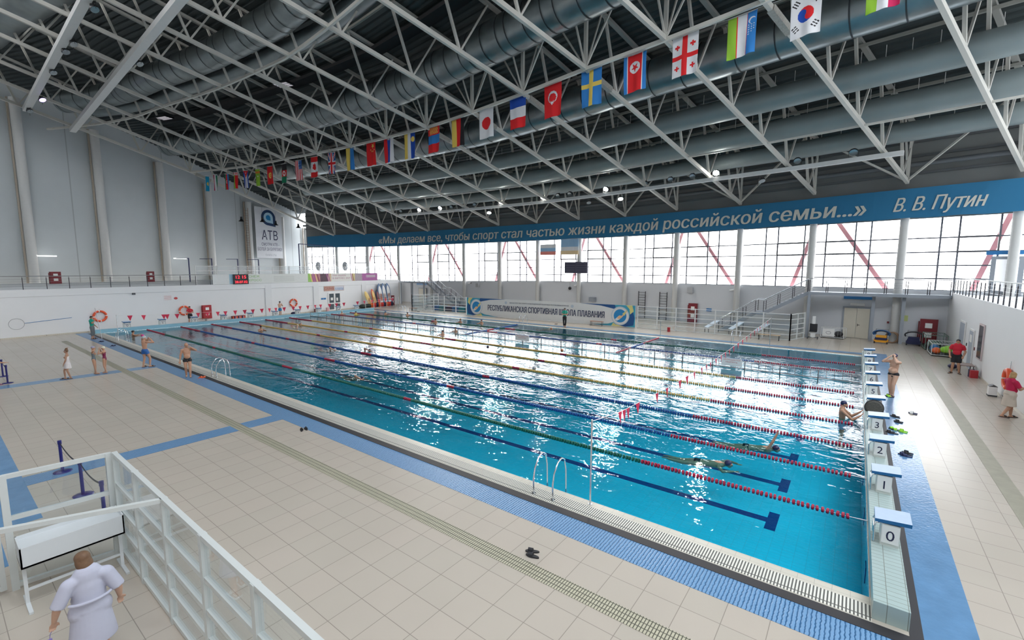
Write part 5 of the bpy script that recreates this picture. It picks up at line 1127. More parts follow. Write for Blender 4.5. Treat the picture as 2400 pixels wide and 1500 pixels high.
# ------------------------------------------------------------------ equipment near the right wall
def cage(x, y, rz, w, d, h, label, fill, mt=FW, board=None):
    o = empty('storage_cage', (x, y, .06), rz, label, 'cage'); m = MB()
    for a in (-w/2, w/2):
        for b in (-d/2, d/2): m.bar((a, b, 0), (a, b, h), .035)
    for z in (.02, h):
        for a in (-w/2, w/2): m.bar((a, -d/2, z), (a, d/2, z), .035)
        for b in (-d/2, d/2): m.bar((-w/2, b, z), (w/2, b, z), .035)
    for j in range(1, 8): m.bar((-w/2+w*j/8, -d/2, h), (-w/2+w*j/8, d/2, h), .01); m.bar((-w/2+w*j/8, -d/2, 0.02), (-w/2+w*j/8, -d/2, h), .006)
    m.build('frame', mt, o); m = MB(); m.box(-w/2+.02, -d/2+.02, 0, w/2-.02, d/2-.02, .03); m.build('floor_tray', DGREY, o)
    for a in (-w/2+.05, w/2-.05):
        for b in (-d/2+.05, d/2-.05): m = MB(); m.cyl((a, b, -.055), .035, .06, 10); m.build('castor', BLACK, o)
    for j, (fx, fy, fz, r, mt2) in enumerate(fill): m = MB(); m.ell((fx, fy, fz), r, 12, 8); m.build('contents', mt2, o)
    if board: m = MB(); m.box(-w*.42, -d/2-.02, .08, w*.1, -d/2-.005, h-.06); m.build('white_panel', PAPER, o); m = MB(); m.tube([(-w*.16+.16*cos(t*pi/12), -d/2-.025, h*.5+.1*sin(t*pi/12)) for t in range(24)], .01, 5, closed=True); m.build('emblem', NAVY, o)
GRN = mat('cage_green', (.16, .26, .21), .5); LIME = mat('lime', (.35, .75, .05), .5)
cage(-1.75, 34.1, -.15, 1.5, .9, .75, 'white wheeled cage with round emblem left of the cream door', [(.35, 0, .28, (.3, .35, .22), BLACK), (-.3, .1, .25, (.3, .3, .2), mat('brown_kit', (.35, .12, .08), .6))], FW, True)
cage(4.05, 29.7, 0, 1.15, 1.9, .72, 'white framed cage of green and orange toys near the person in red', [(-.3, -.5, .25, (.22, .3, .2), ORANGE), (.1, -.6, .34, (.3, .3, .2), LIME), (.3, .2, .3, (.22, .4, .22), LIME), (-.3, .4, .3, (.25, .4, .22), BLUE)])
cage(3.95, 32.3, 0, 1.1, 1.9, .95, 'green mesh cage behind the white framed toy cage', [(0, 0, .3, (.4, .7, .25), GRN)], GRN)
fire_cab((3.75, 34.1, .12), -pi/2-.1, .95, 1.75, 'tall dark red cabinet in the corner under the right walkway')
# cleaning robots on trolleys
YB = mat('robot_yellow', (.80, .35, .02), .45)
def robot(x, y, rz, label, body, hose, n_hose):
    o = empty('pool_cleaner', (x, y, 0), rz, label, 'pool cleaner'); m = MB(); m.box(-.4, -.25, .1, .4, .3, .3); m.box(-.3, -.2, .42, .3, .2, .6); m.build('chassis', body, o); m = MB(); m.box(-.34, -.3, .28, .34, .3, .44); m.build('middle', NAVY, o)
    for a in (-.36, .36):
        for b in (-.22, .26): m = MB(); m.cyl((a-.03, b, .09), .09, .06, 12, axis='x'); m.build('wheel', BLACK, o)
    m = MB(); m.tube([(-.35, .3, .2), (-.35, .4, 1.0), (.35, .4, 1.0), (.35, .3, .2)], .02, 6); m.build('push_handle', STEEL, o)
    for k in range(n_hose):
        m = MB(); r = .42-.05*k; m.tube([(r*cos(t*pi/12)*1.15, .05+.09*k, .62+r*.55*sin(t*pi/12)+.1) for t in range(-2, 15)], .05, 8); m.build('hose', hose, o)
robot(1.15, 33.0, -.1, 'yellow pool cleaning robot with blue hose between walkway posts', YB, mat('hose_blue', (.01, .07, .20), .4), 3)
robot(2.95, 33.3, -.1, 'navy pool cleaning robot on a trolley by the red cabinet', NAVY, BLACK, 1)
o = empty('hose_coil', (1.75, 33.6, 0), 0, 'brown hose coil propped beside the yellow robot', 'hose')
for k in range(2): m = MB(); m.tube([(.35*cos(t*pi/10)+.1*k, .06*k, .42+.38*sin(t*pi/10)) for t in range(20)], .045, 8, closed=True); m.build('coil', mat('hose_brown', (.25, .15, .09), .6), o)
# chair on wheels
o = empty('wheeled_chair', (-3.0, 32.6, 0), 0, 'black and white wheeled lift chair below the walkway stair head', 'chair'); m = MB(); m.box(-.25, -.2, .55, .25, .25, .62); m.build('seat', BLACK, o); m = MB(); m.box(-.25, .2, .62, .25, .26, 1.15); m.build('backrest', BLACK, o); m = MB(); m.box(-.15, -.1, .12, .15, .15, .55); m.box(-.1, .1, 1.15, .1, .3, 1.75); m.build('white_body', WHITE, o)
for a in (-.32, .32):
    for b in (-.3, .35): m = MB(); m.cyl((a-.02, b, .07), .07, .04, 12, axis='x'); m.bar((0, .0, .13), (a, b, .1), .03); m.build('castor', DGREY, o)
# slides of the starting platforms behind the right fence
for x, lb in ((-10.2, 'left white slanted board behind the right fence'), (-8.3, 'middle white slanted board behind the right fence'), (-6.4, 'right white slanted board behind the right fence')):
    o = empty('slanted_board', (x, 31.2, 0), 0, lb, 'board', 'slanted boards'); m = MB(); m.bar((-.35, 0, .42), (.35, .9, 1.0), .5, .05); m.build('panel', mat('board_pale', (.68, .74, .82), .4), o)
    for a, b, z in ((-.3, .05, .4), (.3, .85, .95)): m = MB(); m.bar((a-.15, b, 0), (a-.15, b, z), .04); m.bar((a+.15, b, 0), (a+.15, b, z), .04); m.build('leg', RAILB, o)
for j in range(6):
    o = empty('swim_board_stack', (-44.0+j*1.15, 31.6, 0), 0, '%s stack of pool boards behind the left fence, %s from the left' % (('blue', 'teal', 'navy')[j % 3], ORD[j+1]), 'stack', 'stacks behind the left fence'); m = MB()
    for k in range(5): m.box(-.5, -.3, .002+k*.125, .5, .3, .12+k*.125)
    m.build('boards', (BLUE, mat('teal_board', (.02, .25, .3), .5), NAVY)[j % 3], o)
m = MB(); m.cyl((0, 0, 0), .12, .38, 14); o = m.build('red_bin', RED, label='small red bucket before the right white fence', cat='bucket'); o.location = (-13.2, 29.6, 0)
# right wall details
o = empty('door_5', (4.66, 28.0, 0)); o['kind'] = 'structure'; m = MB(); m.box(-.03, -.85, 0, .015, .85, 2.35); m.build('door_frame', WHITE, o); m = MB(); m.box(-.04, -.7, .03, -.03, .7, 2.25); m.build('leaf', mat('door_grey_blue', (.38, .43, .50), .5), o); m = MB(); m.bar((-.07, -.55, 1.0), (-.07, -.45, 1.0), .03); m.build('handle', BLACK, o)
o = empty('door_6', (4.66, 25.2, 0)); o['kind'] = 'structure'; m = MB(); m.box(-.03, -.6, 0, .015, .6, 2.15); m.build('door_frame', WHITE, o); m = MB(); m.box(-.04, -.48, .03, -.03, .48, 2.05); m.build('leaf', mat('door_grey_blue'), o); m = MB(); m.box(-.045, -.3, 1.45, -.04, .3, 1.85); m.build('posted_sheet', PAPER, o)
o = empty('window_20', (4.66, 22.9, .85)); o['kind'] = 'structure'; m = MB(); m.box(-.04, -.55, 0, .015, .55, 1.8); m.build('window_frame', mat('frame_pinkish', (.62, .52, .52), .5), o); m = MB(); m.box(-.05, -.45, .08, -.04, .4, 1.72); m.build('pane', mat('dark_pane', (.07, .065, .075), .15), o)
for y, z, lb in ((26.5, 1.15, 'small dark switch on the right wall between two doors'), (24.3, 1.2, 'small red call point on the right wall')): m = MB(); m.box(-.03, -.05, -.08, 0, .05, .08); o = m.build('wall_switch', DRED if 'red' in lb else BLACK, label=lb, cat='switch'); o.location = (4.68, y, z)
o = empty('lifebuoy', (4.66, 17.0, .98), pi, 'red lifebuoy on the right wall behind the blonde person', 'lifebuoy', 'orange lifebuoys'); ring(o, .36, .09); m = MB(); m.tube([(.03, 0, .4), (.03, .05, .75)], .012, 5); m.build('hook', STEEL, o)
o = empty('waste_bin', (4.4, 18.1, 0), 0, 'small white bin with dark lid by the right wall', 'bin'); m = MB(); m.box(-.13, -.15, .06, .13, .15, .42); m.build('body', WHITE, o); m = MB(); m.box(-.14, -.16, 0, .14, .16, .06); m.build('foot', DGREY, o); m = MB(); m.add([(-.14, -.16, .42), (.14, -.16, .42), (.14, .16, .42), (-.14, .16, .42), (0, -.16, .5), (0, .16, .5)], [(0, 1, 4), (2, 3, 5), (0, 4, 5, 3), (1, 2, 5, 4), (3, 2, 1, 0)]); m.build('lid', DGREY, o)
o = empty('stool', (4.3, 23.5, 0), 0, 'low dark framed bench seat against the right wall', 'stool'); m = MB(); m.box(-.3, -.45, .42, .28, .45, .46); m.build('seat', mat('stool_seat', (.28, .2, .17), .5), o)
for a in (-.25, .23):
    for b in (-.4, .4): m = MB(); m.bar((a, b, 0), (a, b, .42), .03); m.build('leg', DGREY, o)
bag(3.95, 24.6, .2, NAVY, 'small dark bag beside the wall stool'); 
o = empty('first_aid_box', (4.42, 22.3, 0), .1, 'red and blue carry box on the floor below the stool', 'box'); m = MB(); m.box(-.14, -.2, 0, .14, 0, .38); m.build('red_half', RED, o); m = MB(); m.box(-.14, 0.001, 0, .14, .2, .38); m.build('blue_half', NAVY, o); m = MB(); m.tube([(0, -.08, .38), (0, -.08, .44), (0, .08, .44), (0, .08, .38)], .012, 6); m.build('handle', BLACK, o)
# round basket hung under block four, small cushion
o = empty('round_cushion', (.27, 10.99, .46), 0, 'round dark mesh disc leaning on near starting block four', 'disc'); m = MB(); m.tube([(0, .0, 0), (0, -.02, 0), (0, -.06, 0), (0, -.08, 0)], [.20, .26, .26, .2], 28); m.build('disc', mat('mesh_brown', (.09, .085, .075), .8, var=.6, vs=30), o); m = MB(); m.tube([(.265*cos(t*pi/16), -.04, .265*sin(t*pi/16)) for t in range(32)], .018, 6, closed=True); m.build('rim', BLACK, o)

# ------------------------------------------------------------------ slippers on the deck
def slippers(x, y, rz, mt, label, gap=.14, strap=None, skew=.3):
    o = empty('slippers', (x, y, .012), rz, label, 'slippers', 'slippers left on the deck')
    for k, sx in enumerate((-gap/2, gap/2)):
        m = MB(); n = 16; P = []
        for j in range(n):
            t = 2*pi*j/n; P.append((sx+.048*cos(t)*(1 if sin(t) > 0 else .82), .135*sin(t)+k*.04))
        ca, sa = cos(skew*(k-.5)), sin(skew*(k-.5)); P = [((a-sx)*ca-b*sa+sx, (a-sx)*sa+b*ca) for a, b in P]
        m.add([(a, b, -.01) for a, b in P]+[(a, b, .016) for a, b in P], [list(range(n))[::-1], list(range(n, 2*n))]+[(j, (j+1) % n, n+(j+1) % n, n+j) for j in range(n)]); s = m.build('sole', mt, o)
        m = MB(); Q = [(-.052, .0), (-.035, .045), (0, .065), (.035, .045), (.052, 0)]
        vs = []
        for yy in (.0, .09): vs += [(sx+a*(1 if yy < .05 else .9), yy+.0+k*.04-.01, .005+b) for a, b in Q]
        m.add(vs, [(j, j+1, 6+j, 5+j) for j in range(4)]); q = m.build('strap', strap or mt, o); sd = q.modifiers.new('t', 'SOLIDIFY'); sd.thickness = .008
SL = [(-5.04, -2.79, 1.9, BLACK, 'black slippers lying alone on the near pale tiles', None), (-14.9, -1.99, 1.2, BLACK, 'black slippers where the blue stripe meets the pool border', None),
 (.84, 10.18, 1.9, BLACK, 'dark slippers with green strap behind near block three', LIME), (.95, 7.55, 1.7, NAVY, 'navy slippers behind near block two', None), (1.5, 12.79, 1.2, NAVY, 'pale strapped slippers alone on the right pale deck', PAPER), (.95, 11.9, 1.4, BLACK, 'dark slippers beside near block four', None),
 (1.0, 11.2, 1.2, BLACK, 'black slippers just right of near block three platform', None), (1.05, 10.05, 1.2, LIME, 'bright green slippers in the heap behind block three', None), (.75, 9.7, 1.8, BLACK, 'black slippers at the front of the heap behind block three', None), (1.02, 7.75, 1.2, BLACK, 'black slippers touching the navy pair behind block two', None),
 (-44.2, -1.6, .6, NAVY, 'dark slippers on the border beside the staff member in green', None), (-41.2, -1.55, .6, NAVY, 'dark blue slippers farther along the near pool border', None), (-25.9, -1.3, .5, ORANGE, 'orange slippers beside the man in black trunks', None), (.92, 15.2, 1.6, BLACK, 'black slippers below near block five', LIME), (-43.9, 28.3, .5, BLACK, 'black slippers under the bench before the left fence', None), (-23.6, 28.0, .3, BLACK, 'black slippers on the far deck before the banner', None)]
for x, y, rz, mt, lb, st in SL: slippers(x, y, rz, mt, lb, strap=st)
# ------------------------------------------------------------------ people
def capsule(mb, a, b, r0, r1, n=14, sx=1.0, flat=False, front=None):
    """tapered limb piece from a to b; sx flattens it along the 'front' axis"""
    a, b = Vector(a), Vector(b); d = b-a; L = d.length
    if L < 1e-5: return
    d.normalize(); f = Vector(front or (0, 1, 0)); f = (f-d*f.dot(d))
    if f.length < .05: f = Vector((1, 0, 0)); f = f-d*f.dot(d)
    f.normalize(); s = d.cross(f); rings = []
    if flat: rings = [(0, r0), (L, r1)]
    else:
        for k in range(4): t = pi/2*(1-k/4); rings.append((-r0*sin(t), max(r0*cos(t), .0008)))
        rings.append((0, r0)); rings.append((L, r1))
        for k in range(1, 5): t = pi/2*k/4; rings.append((L+r1*sin(t), max(r1*cos(t), .0008)))
    vs = []
    for z, r in rings: vs += [a+d*z+(s*cos(2*pi*j/n)+f*(sin(2*pi*j/n)*sx))*r for j in range(n)]
    m = len(rings)
    fs = [(k*n+j, k*n+(j+1) % n, (k+1)*n+(j+1) % n, (k+1)*n+j) for k in range(m-1) for j in range(n)]
    fs.append(list(range(n))[::-1]); fs.append([(m-1)*n+j for j in range(n)]); mb.add(vs, fs, True)
def remeshed(mb, name, mt, parent, voxel, smooth=3):
    me = bpy.data.meshes.new('tmp'); me.from_pydata(mb.v, [], mb.f); me.update(); o = bpy.data.objects.new('tmp', me); col.objects.link(o)
    bm = bmesh.new(); bm.from_mesh(me); bmesh.ops.recalc_face_normals(bm, faces=bm.faces); bm.to_mesh(me); bm.free()
    r = o.modifiers.new('r', 'REMESH'); r.mode = 'VOXEL'; r.voxel_size = voxel; r.use_smooth_shade = True
    s = o.modifiers.new('s', 'SMOOTH'); s.iterations = smooth; s.factor = .5
    dg = bpy.context.evaluated_depsgraph_get(); nm = bpy.data.meshes.new_from_object(o.evaluated_get(dg)); bpy.data.objects.remove(o); bpy.data.meshes.remove(me)
    nm.name = name; nm.materials.clear(); nm.materials.append(mt)
    for p in nm.polygons: p.use_smooth = True
    ob = bpy.data.objects.new(name, nm); col.objects.link(ob); ob.parent = parent; return ob
BASE = dict(head=(0, .02, 1.63), neck=(0, -.01, 1.46), chest=(0, 0, 1.27), waist=(0, .0, 1.07), pelvis=(0, 0, .93),
            shR=(.185, -.01, 1.40), elR=(.25, -.03, 1.12), wrR=(.27, .05, .88), haR=None, shL=(-.185, -.01, 1.40), elL=(-.25, -.03, 1.12), wrL=(-.27, .05, .88), haL=None,
            hipR=(.09, 0, .90), knR=(.10, .03, .49), anR=(.105, -.02, .085), toR=(.125, .15, .035), hipL=(-.09, 0, .90), knL=(-.10, .03, .49), anL=(-.105, -.02, .085), toL=(-.125, .15, .035), face=(0, 1, 0))
def V(a): return Vector(a)
def hand(mb, w, el, hd, grip=.5):
    """palm, four unequal bent fingers and a side thumb beyond wrist w"""
    w = V(w); d = (V(hd) if hd else (w-V(el))).normalized(); up = Vector((0, 0, 1)) if abs(d.z) < .8 else Vector((0, 1, 0)); s = d.cross(up).normalized(); n = s.cross(d).normalized()
    capsule(mb, w, w+d*.075, .026, .036, 10, .5, front=n)
    for j, (off, L) in enumerate(((-.032, .055), (-.011, .066), (.011, .062), (.032, .048))):
        b = w+d*.085+s*off; k = b+d*L*.55-n*grip*.010; t = k+(d*(1-grip*.5)-n*grip).normalized()*L*.55
        capsule(mb, b-d*.02, k, .0105, .0095, 8); capsule(mb, k, t, .0095, .008, 8)
    b = w+d*.03+s*.03; k = b+(d*.6+s*.7).normalized()*.035; capsule(mb, b, k, .013, .011, 8); capsule(mb, k, k+(d*.9+s*.1-n*.3).normalized()*.03, .011, .009, 8)
def body_mesh(J, g, belly, female, hands=True, grip=.5, fat=0):
    m = MB(); J = {k: (V(v) if v is not None else None) for k, v in J.items()}; f = J['face'].normalized(); h = J['head']
    # head: skull, jaw, nose, brow, ears
    sd = Vector((0, 0, 1)).cross(f).normalized()*-1; up = sd.cross(f).normalized()*1
    if up.z < 0: up = -up
    R = Matrix((sd, f, up)).transposed()
    m.ell(h+up*.02-f*.01, (.076, .095, .098), 16, 12, R); m.ell(h-up*.055+f*.025, (.056, .062, .062), 14, 10, R)
    m.ell(h+f*.095-up*.018, (.013, .018, .022), 8, 6, R); m.ell(h+f*.078+up*.03, (.045, .015, .012), 8, 6, R); m.ell(h+f*.083-up*.062, (.024, .012, .009), 8, 6, R)
    for s in (-1, 1): m.ell(h+sd*s*.079-up*.01, (.011, .02, .03), 8, 6, R)
    capsule(m, J['neck']-Vector((0, 0, .03)), h-up*.03-f*.02, .058*g, .052, 14)
    c, w, p = J['chest'], J['waist'], J['pelvis']; t = 1+fat
    cw = .150 if not female else .135; ww = .120*t if not female else .108*t; pw = .138*t if not female else .152*t
    front = (J['toR']-J['anR']+J['toL']-J['anL']); front.z = 0; front = front.normalized() if front.length > .01 else Vector((0, 1, 0))
    front = V(J['front']).normalized() if 'front' in J and J['front'] is not None else front
    side = Vector((front.y, -front.x, 0))
    def slab(a, b, r0, r1, sx): capsule(m, a, b, r0, r1, 20, sx, front=front)
    slab(J['neck']+(c-J['neck'])*.35, c, cw*.95*g, cw*g, .64); slab(c, w, cw*g, ww*g, .70); slab(w, p, ww*g, pw*g, .74); slab(p, p-Vector((0, 0, .05)), pw*g, pw*.8*g, .74)
    if belly: m.ell(w+front*(.035+belly*.5)-Vector((0, 0, .0)), (.125*t*g, .09+belly, .14), 16, 10)
    if female:
        for s in (-1, 1): m.ell(c+front*.085+side*s*.065-Vector((0, 0, .0)), (.055, .05, .055), 10, 8)
    else:
        for s in (-1, 1): m.ell(c+front*.07+side*s*.065+Vector((0, 0, .04)), (.07, .035, .05), 10, 8)
    for S in 'RL':
        sh, el, wr = J['sh'+S], J['el'+S], J['wr'+S]
        capsule(m, J['neck']-Vector((0, 0, .05)), sh, .055*g, .058*g, 14); capsule(m, sh, el, .056*g, .042*g); capsule(m, el, el.lerp(wr, .3), .043*g, .043*g); capsule(m, el.lerp(wr, .3), wr, .043*g, .027*g)
        if hands: hand(m, wr, el, J['ha'+S], grip)
        else: capsule(m, wr, wr+(wr-el).normalized()*.12, .03, .03, 10, .6)
        hp, kn, an, to = J['hip'+S], J['kn'+S], J['an'+S], J['to'+S]
        capsule(m, hp, kn, .090*g*t, .056*g, 18); capsule(m, kn, kn.lerp(an, .3), .055*g, .057*g, 14); capsule(m, kn.lerp(an, .3), an, .057*g, .036*g, 14)
        hd = (to-an); hd.z = 0; hd = hd.normalized() if hd.length > .01 else front
        capsule(m, an-Vector((0, 0, .045))-hd*.035, to-hd*.03, .036, .036, 12); capsule(m, to-hd*.04, to+hd*.02, .04, .026, 12, .55, front=(0, 0, 1)); capsule(m, an, an-Vector((0, 0, .03)), .037, .04, 12)
    return m
SKIN = {}
def skin(n, c): return mat('skin_'+n, c, .55, var=.08, vs=12)
SK1 = skin('tan', (.50, .27, .17)); SK2 = skin('fair', (.62, .38, .27)); SK3 = skin('olive', (.40, .22, .14))
def garment(J, parts, g, infl, fat=0, female=False, extra=None, belly=0):
    """cloth shell over named body regions: list of (kind, f0, f1)"""
    m = MB(); J = {k: (V(v) if v is not None else None) for k, v in J.items()}; c, w, p = J['chest'], J['waist'], J['pelvis']; t = 1+fat
    cw = .150 if not female else .135; ww = .120*t if not female else .112*t; pw = .138*t if not female else .152*t
    front = (J['toR']-J['anR']+J['toL']-J['anL']); front.z = 0; front = front.normalized() if front.length > .01 else Vector((0, 1, 0))
    side = Vector((front.y, -front.x, 0))
    for kind, a, b in parts:
        if kind == 'torso':      # a: 1 from shoulders, b: 0 to the waist, 1 to the hips
            capsule(m, J['neck']+(c-J['neck'])*.30, c, cw*g+infl*.7, cw*g+infl, 22, .68, front=front); capsule(m, c, w, cw*g+infl, ww*g+infl*1.2, 22, .76, front=front)
            for S in 'RL': capsule(m, J['neck']-Vector((0, 0, .055)), J['sh'+S], .055*g+infl*.6, .058*g+infl*.8, 14)
            if belly: m.ell(w+front*(.035+belly*.5), (.125*t*g+infl, .09+belly+infl, .14), 16, 10)
            if b: capsule(m, w, w.lerp(p, b), ww*g+infl*1.2, pw*g+infl, 22, .78, flat=True, front=front)
        if kind == 'straps':
            capsule(m, c, w, cw*g*.98+infl, ww*g+infl, 22, .72, front=front); capsule(m, w, p, ww*g+infl, pw*g+infl, 22, .76, front=front)
            for s in (-1, 1): m.tube([c+side*s*.07+front*.10, J['neck']+side*s*.08-Vector((0, 0, .01)), c+side*s*.05-front*.10+Vector((0, 0, .06))], .014, 6)
        if kind == 'sleeve':
            for S in 'RL': sh, el, wr = J['sh'+S], J['el'+S], J['wr'+S]; capsule(m, sh, sh.lerp(el, min(b, 1)), .056*g+infl, .047*g+infl*1.3, 16, flat=True) if b <= 1 else (capsule(m, sh, el, .056*g+infl, .046*g+infl*1.2, 16), capsule(m, el, el.lerp(wr, b-1), .046*g+infl*1.2, .04*g+infl*1.3, 16, flat=True))
        if kind == 'hips':
            for S in 'RL': m.ell(J['hip'+S]-Vector((0, 0, .0)), (.090*g*t+infl, .090*g*t+infl, (.090*g*t+infl)*(.62 if a > .5 else 1)), 16, 12)
            capsule(m, w.lerp(p, a), p, (ww+(pw-ww)*a)*g*1.02+infl+belly*.35, pw*g+infl*1.3, 22, .80, flat=True, front=front); capsule(m, p, p-Vector((0, 0, .05)), pw*g+infl, pw*.8*g+infl, 22, .77, front=front)
        if kind == 'legs':
            for S in 'RL':
                hp, kn, an = J['hip'+S], J['kn'+S], J['an'+S]
                if b <= 1: capsule(m, hp, hp.lerp(kn, b), .090*g*t+infl, (.090*t-(.034)*b)*g+infl*1.5, 18, flat=True)
                else: capsule(m, hp, kn, .090*g*t+infl, .058*g+infl*1.2, 18); capsule(m, kn, kn.lerp(an, b-1), .058*g+infl*1.2, .046*g+infl*1.2, 18, flat=True)
        if kind == 'skirt':
            for S in 'RL': m.ell(J['hip'+S], .095*g*t+infl, 16, 12); capsule(m, J['hip'+S], J['hip'+S].lerp(J['kn'+S], .8), .09*g*t+infl, .062*g+infl, 16)
            capsule(m, w.lerp(p, a), V((p.x, p.y, b)), ww*g+infl*1.3, pw*g*1.12+infl*1.6, 26, .86, flat=True, front=front)
        if kind == 'wrap':
            for S in 'RL': capsule(m, J['hip'+S], J['hip'+S].lerp(J['kn'+S], .68), .09*g*t+infl*1.5, .064*g+infl*1.5, 16, flat=True); m.ell(J['hip'+S], .095*g*t+infl*1.4, 16, 12)
            capsule(m, c+Vector((0, 0, .05)), w, cw*g+infl, ww*g+infl*1.2, 22, .8, flat=True, front=front); capsule(m, w, V((p.x, p.y, b)), ww*g+infl*1.2, pw*g*1.15+infl*1.6, 24, .88, flat=True, front=front)
    return m
def person(label, loc, rz, h, pose, skn, clothes, g=1.0, belly=0, female=False, fat=0, hair=None, cap=None, eyes=False, shoes=None, grip=.5, vox=.010, group=None, hands=True):
    J = dict(BASE); J.update(pose); k = h/1.75
    o = empty('person', loc, rz, label, 'person', group); o.scale = (k, k, k)
    b = remeshed(body_mesh(J, g, belly, female, hands, grip, fat), 'body', skn, o, vox)
    for nm, mt, parts, infl in clothes: remeshed(garment(J, parts, g, infl, fat, female, None, belly), nm, mt, o, .013 if vox < .012 else .016, 4)
    hd = V(J['head']); f = V(J['face']).normalized(); sd = Vector((0, 0, 1)).cross(f).normalized()*-1; up = sd.cross(f).normalized(); up = -up if up.z < 0 else up; R = Matrix((sd, f, up)).transposed()
    if cap:
        m = MB(); m.ell(hd+up*.034-f*.016, (.083, .102, .094), 18, 12, R)
        keep = [i for i, fc in enumerate(m.f) if (sum((Vector(m.v[j])-hd for j in fc), Vector())/len(fc)).dot(up)+(-.35)*(sum((Vector(m.v[j])-hd for j in fc), Vector())/len(fc)).dot(f) > -.01]
        m.f = [m.f[i] for i in keep]; m.m = [m.m[i] for i in keep]; m.sm = [m.sm[i] for i in keep]; m.build('swim_cap', cap, o)
    if hair:
        mt, style = hair; m = MB()
        m.ell(hd+up*.040-f*.022, (.086, .102, .088), 18, 12, R); m.ell(hd-f*.055-up*.01, (.074, .055, .075), 14, 10, R)
        if style == 'bob': m.ell(hd-f*.04-up*.06, (.088, .065, .10), 16, 10, R); [m.ell(hd+sd*s*.075-up*.04-f*.01, (.022, .05, .09), 10, 8, R) for s in (-1, 1)]
        if style == 'bun': m.ell(hd-f*.12+up*.055, (.045, .04, .042), 12, 8, R)
        if style == 'knot': m.ell(hd-f*.05+up*.13, (.06, .06, .05), 12, 8, R)
        if style == 'short': pass
        remeshed(m, 'hair', mt, o, .012, 2)
    if eyes:
        for s in (-1, 1): m = MB(); m.ell(hd+sd*s*.032+f*.081+up*.008, (.012, .006, .008), 8, 6, R); m.build('eye', DGREY, o)
    if shoes:
        for S in 'RL':
            an, to = V(J['an'+S]), V(J['to'+S]); d = (to-an); d.z = 0; d.normalize(); zb = min(an.z-.085, to.z-.035); m = MB(); a = V((an.x, an.y, 0))-d*.06; b2 = V((to.x, to.y, 0))+d*.04; a.z = an.z-.078; b2.z = to.z-.024; capsule(m, a, b2, .048, .05, 12, .35, front=(0, 0, 1)); c = a.lerp(b2, .62)+Vector((0, 0, .045)); m.ell(c, (.055, .055, .03)); m.build('slipper', shoes, o)
    return o, J
HB = mat('hair_brown', (.16, .085, .045), .6, var=.3, vs=30); HBL = mat('hair_blonde', (.42, .26, .11), .55, var=.3, vs=30); HK = mat('hair_black', (.012, .01, .01), .5)
COAT = mat('coat_white_shaded', (.50, .50, .60), .8, bump=.4, bs=5); GRS = mat('shirt_green', (.0, .30, .22), .7); GREYP = mat('trousers_grey', (.13, .15, .16), .7); REDS = mat('shirt_red', (.55, .01, .03), .7); MAG = mat('shirt_crimson', (.48, .005, .06), .7); BLKC = mat('cloth_black', (.012, .012, .016), .7); KHK = mat('cloth_cream', (.58, .50, .42), .8); TOWEL = mat('towel_white', (.76, .72, .72), .9, bump=.4, bs=60)  # coat's white dulled towards lilac-grey to stand in for shade
CAPG = mat('cap_grey', (.45, .46, .48), .3); CAPW = mat('cap_white', (.72, .70, .55), .3); CAPN = mat('cap_navy', (.012, .02, .08), .35); CAPB = mat('cap_blue', (.0, .22, .45), .35); CAPP = mat('cap_pink', (.65, .02, .25), .35)
# nurse-like figure seen from behind, bottom left
o, J = person('person in white coat walking away beside the white tray table, brown hair', (-8.42, -8.38, 0), pi/2-.05, 1.63,
    dict(head=(-.03, .05, 1.625), face=(-.55, .8, -.35), neck=(0, -.01, 1.47), shR=(.20, -.03, 1.37), elR=(.31, -.06, 1.10), wrR=(.33, .05, .88), shL=(-.20, -.03, 1.37), elL=(-.33, -.03, 1.10), wrL=(-.37, .07, .87), anR=(.11, -.15, .10), knR=(.10, .0, .5), toR=(.12, .02, .04), anL=(-.11, .12, .085), toL=(-.12, .28, .035), knL=(-.1, .12, .5)),
    SK2, [('coat', COAT, [('torso', 1, 1), ('sleeve', 0, 1.0), ('skirt', 0, .42)], .026)], g=1.12, fat=.22, belly=.03, female=True, hair=(HB, 'bob'), shoes=WHITE, grip=.8)
m = MB(); m.tube([(.0-.24*cos(t*pi/8), -.05-.155*sin(t*pi/8), 1.10) for t in range(1, 8)], .022, 6); m.build('coat_belt', COAT, o)
m = MB(); w = V((-.40, .09, .74)); m.tube([w, w+Vector((-.02, .02, -.05)), w+Vector((-.03, .0, -.12))], .004, 5); m.box(w.x-.055, w.y-.01, w.z-.20, w.x-.005, w.y+.005, w.z-.10); m2 = m.build('key_fob', mat('fob_violet', (.25, .2, .5), .5), None, label='violet key fob dangling from the hand of the person in white coat', cat='key fob'); 
m2.matrix_world = Matrix.Translation(o.location) @ Matrix.Rotation(o.rotation_euler.z, 4, 'Z') @ Matrix.Scale(o.scale.x, 4)
FT = dict()
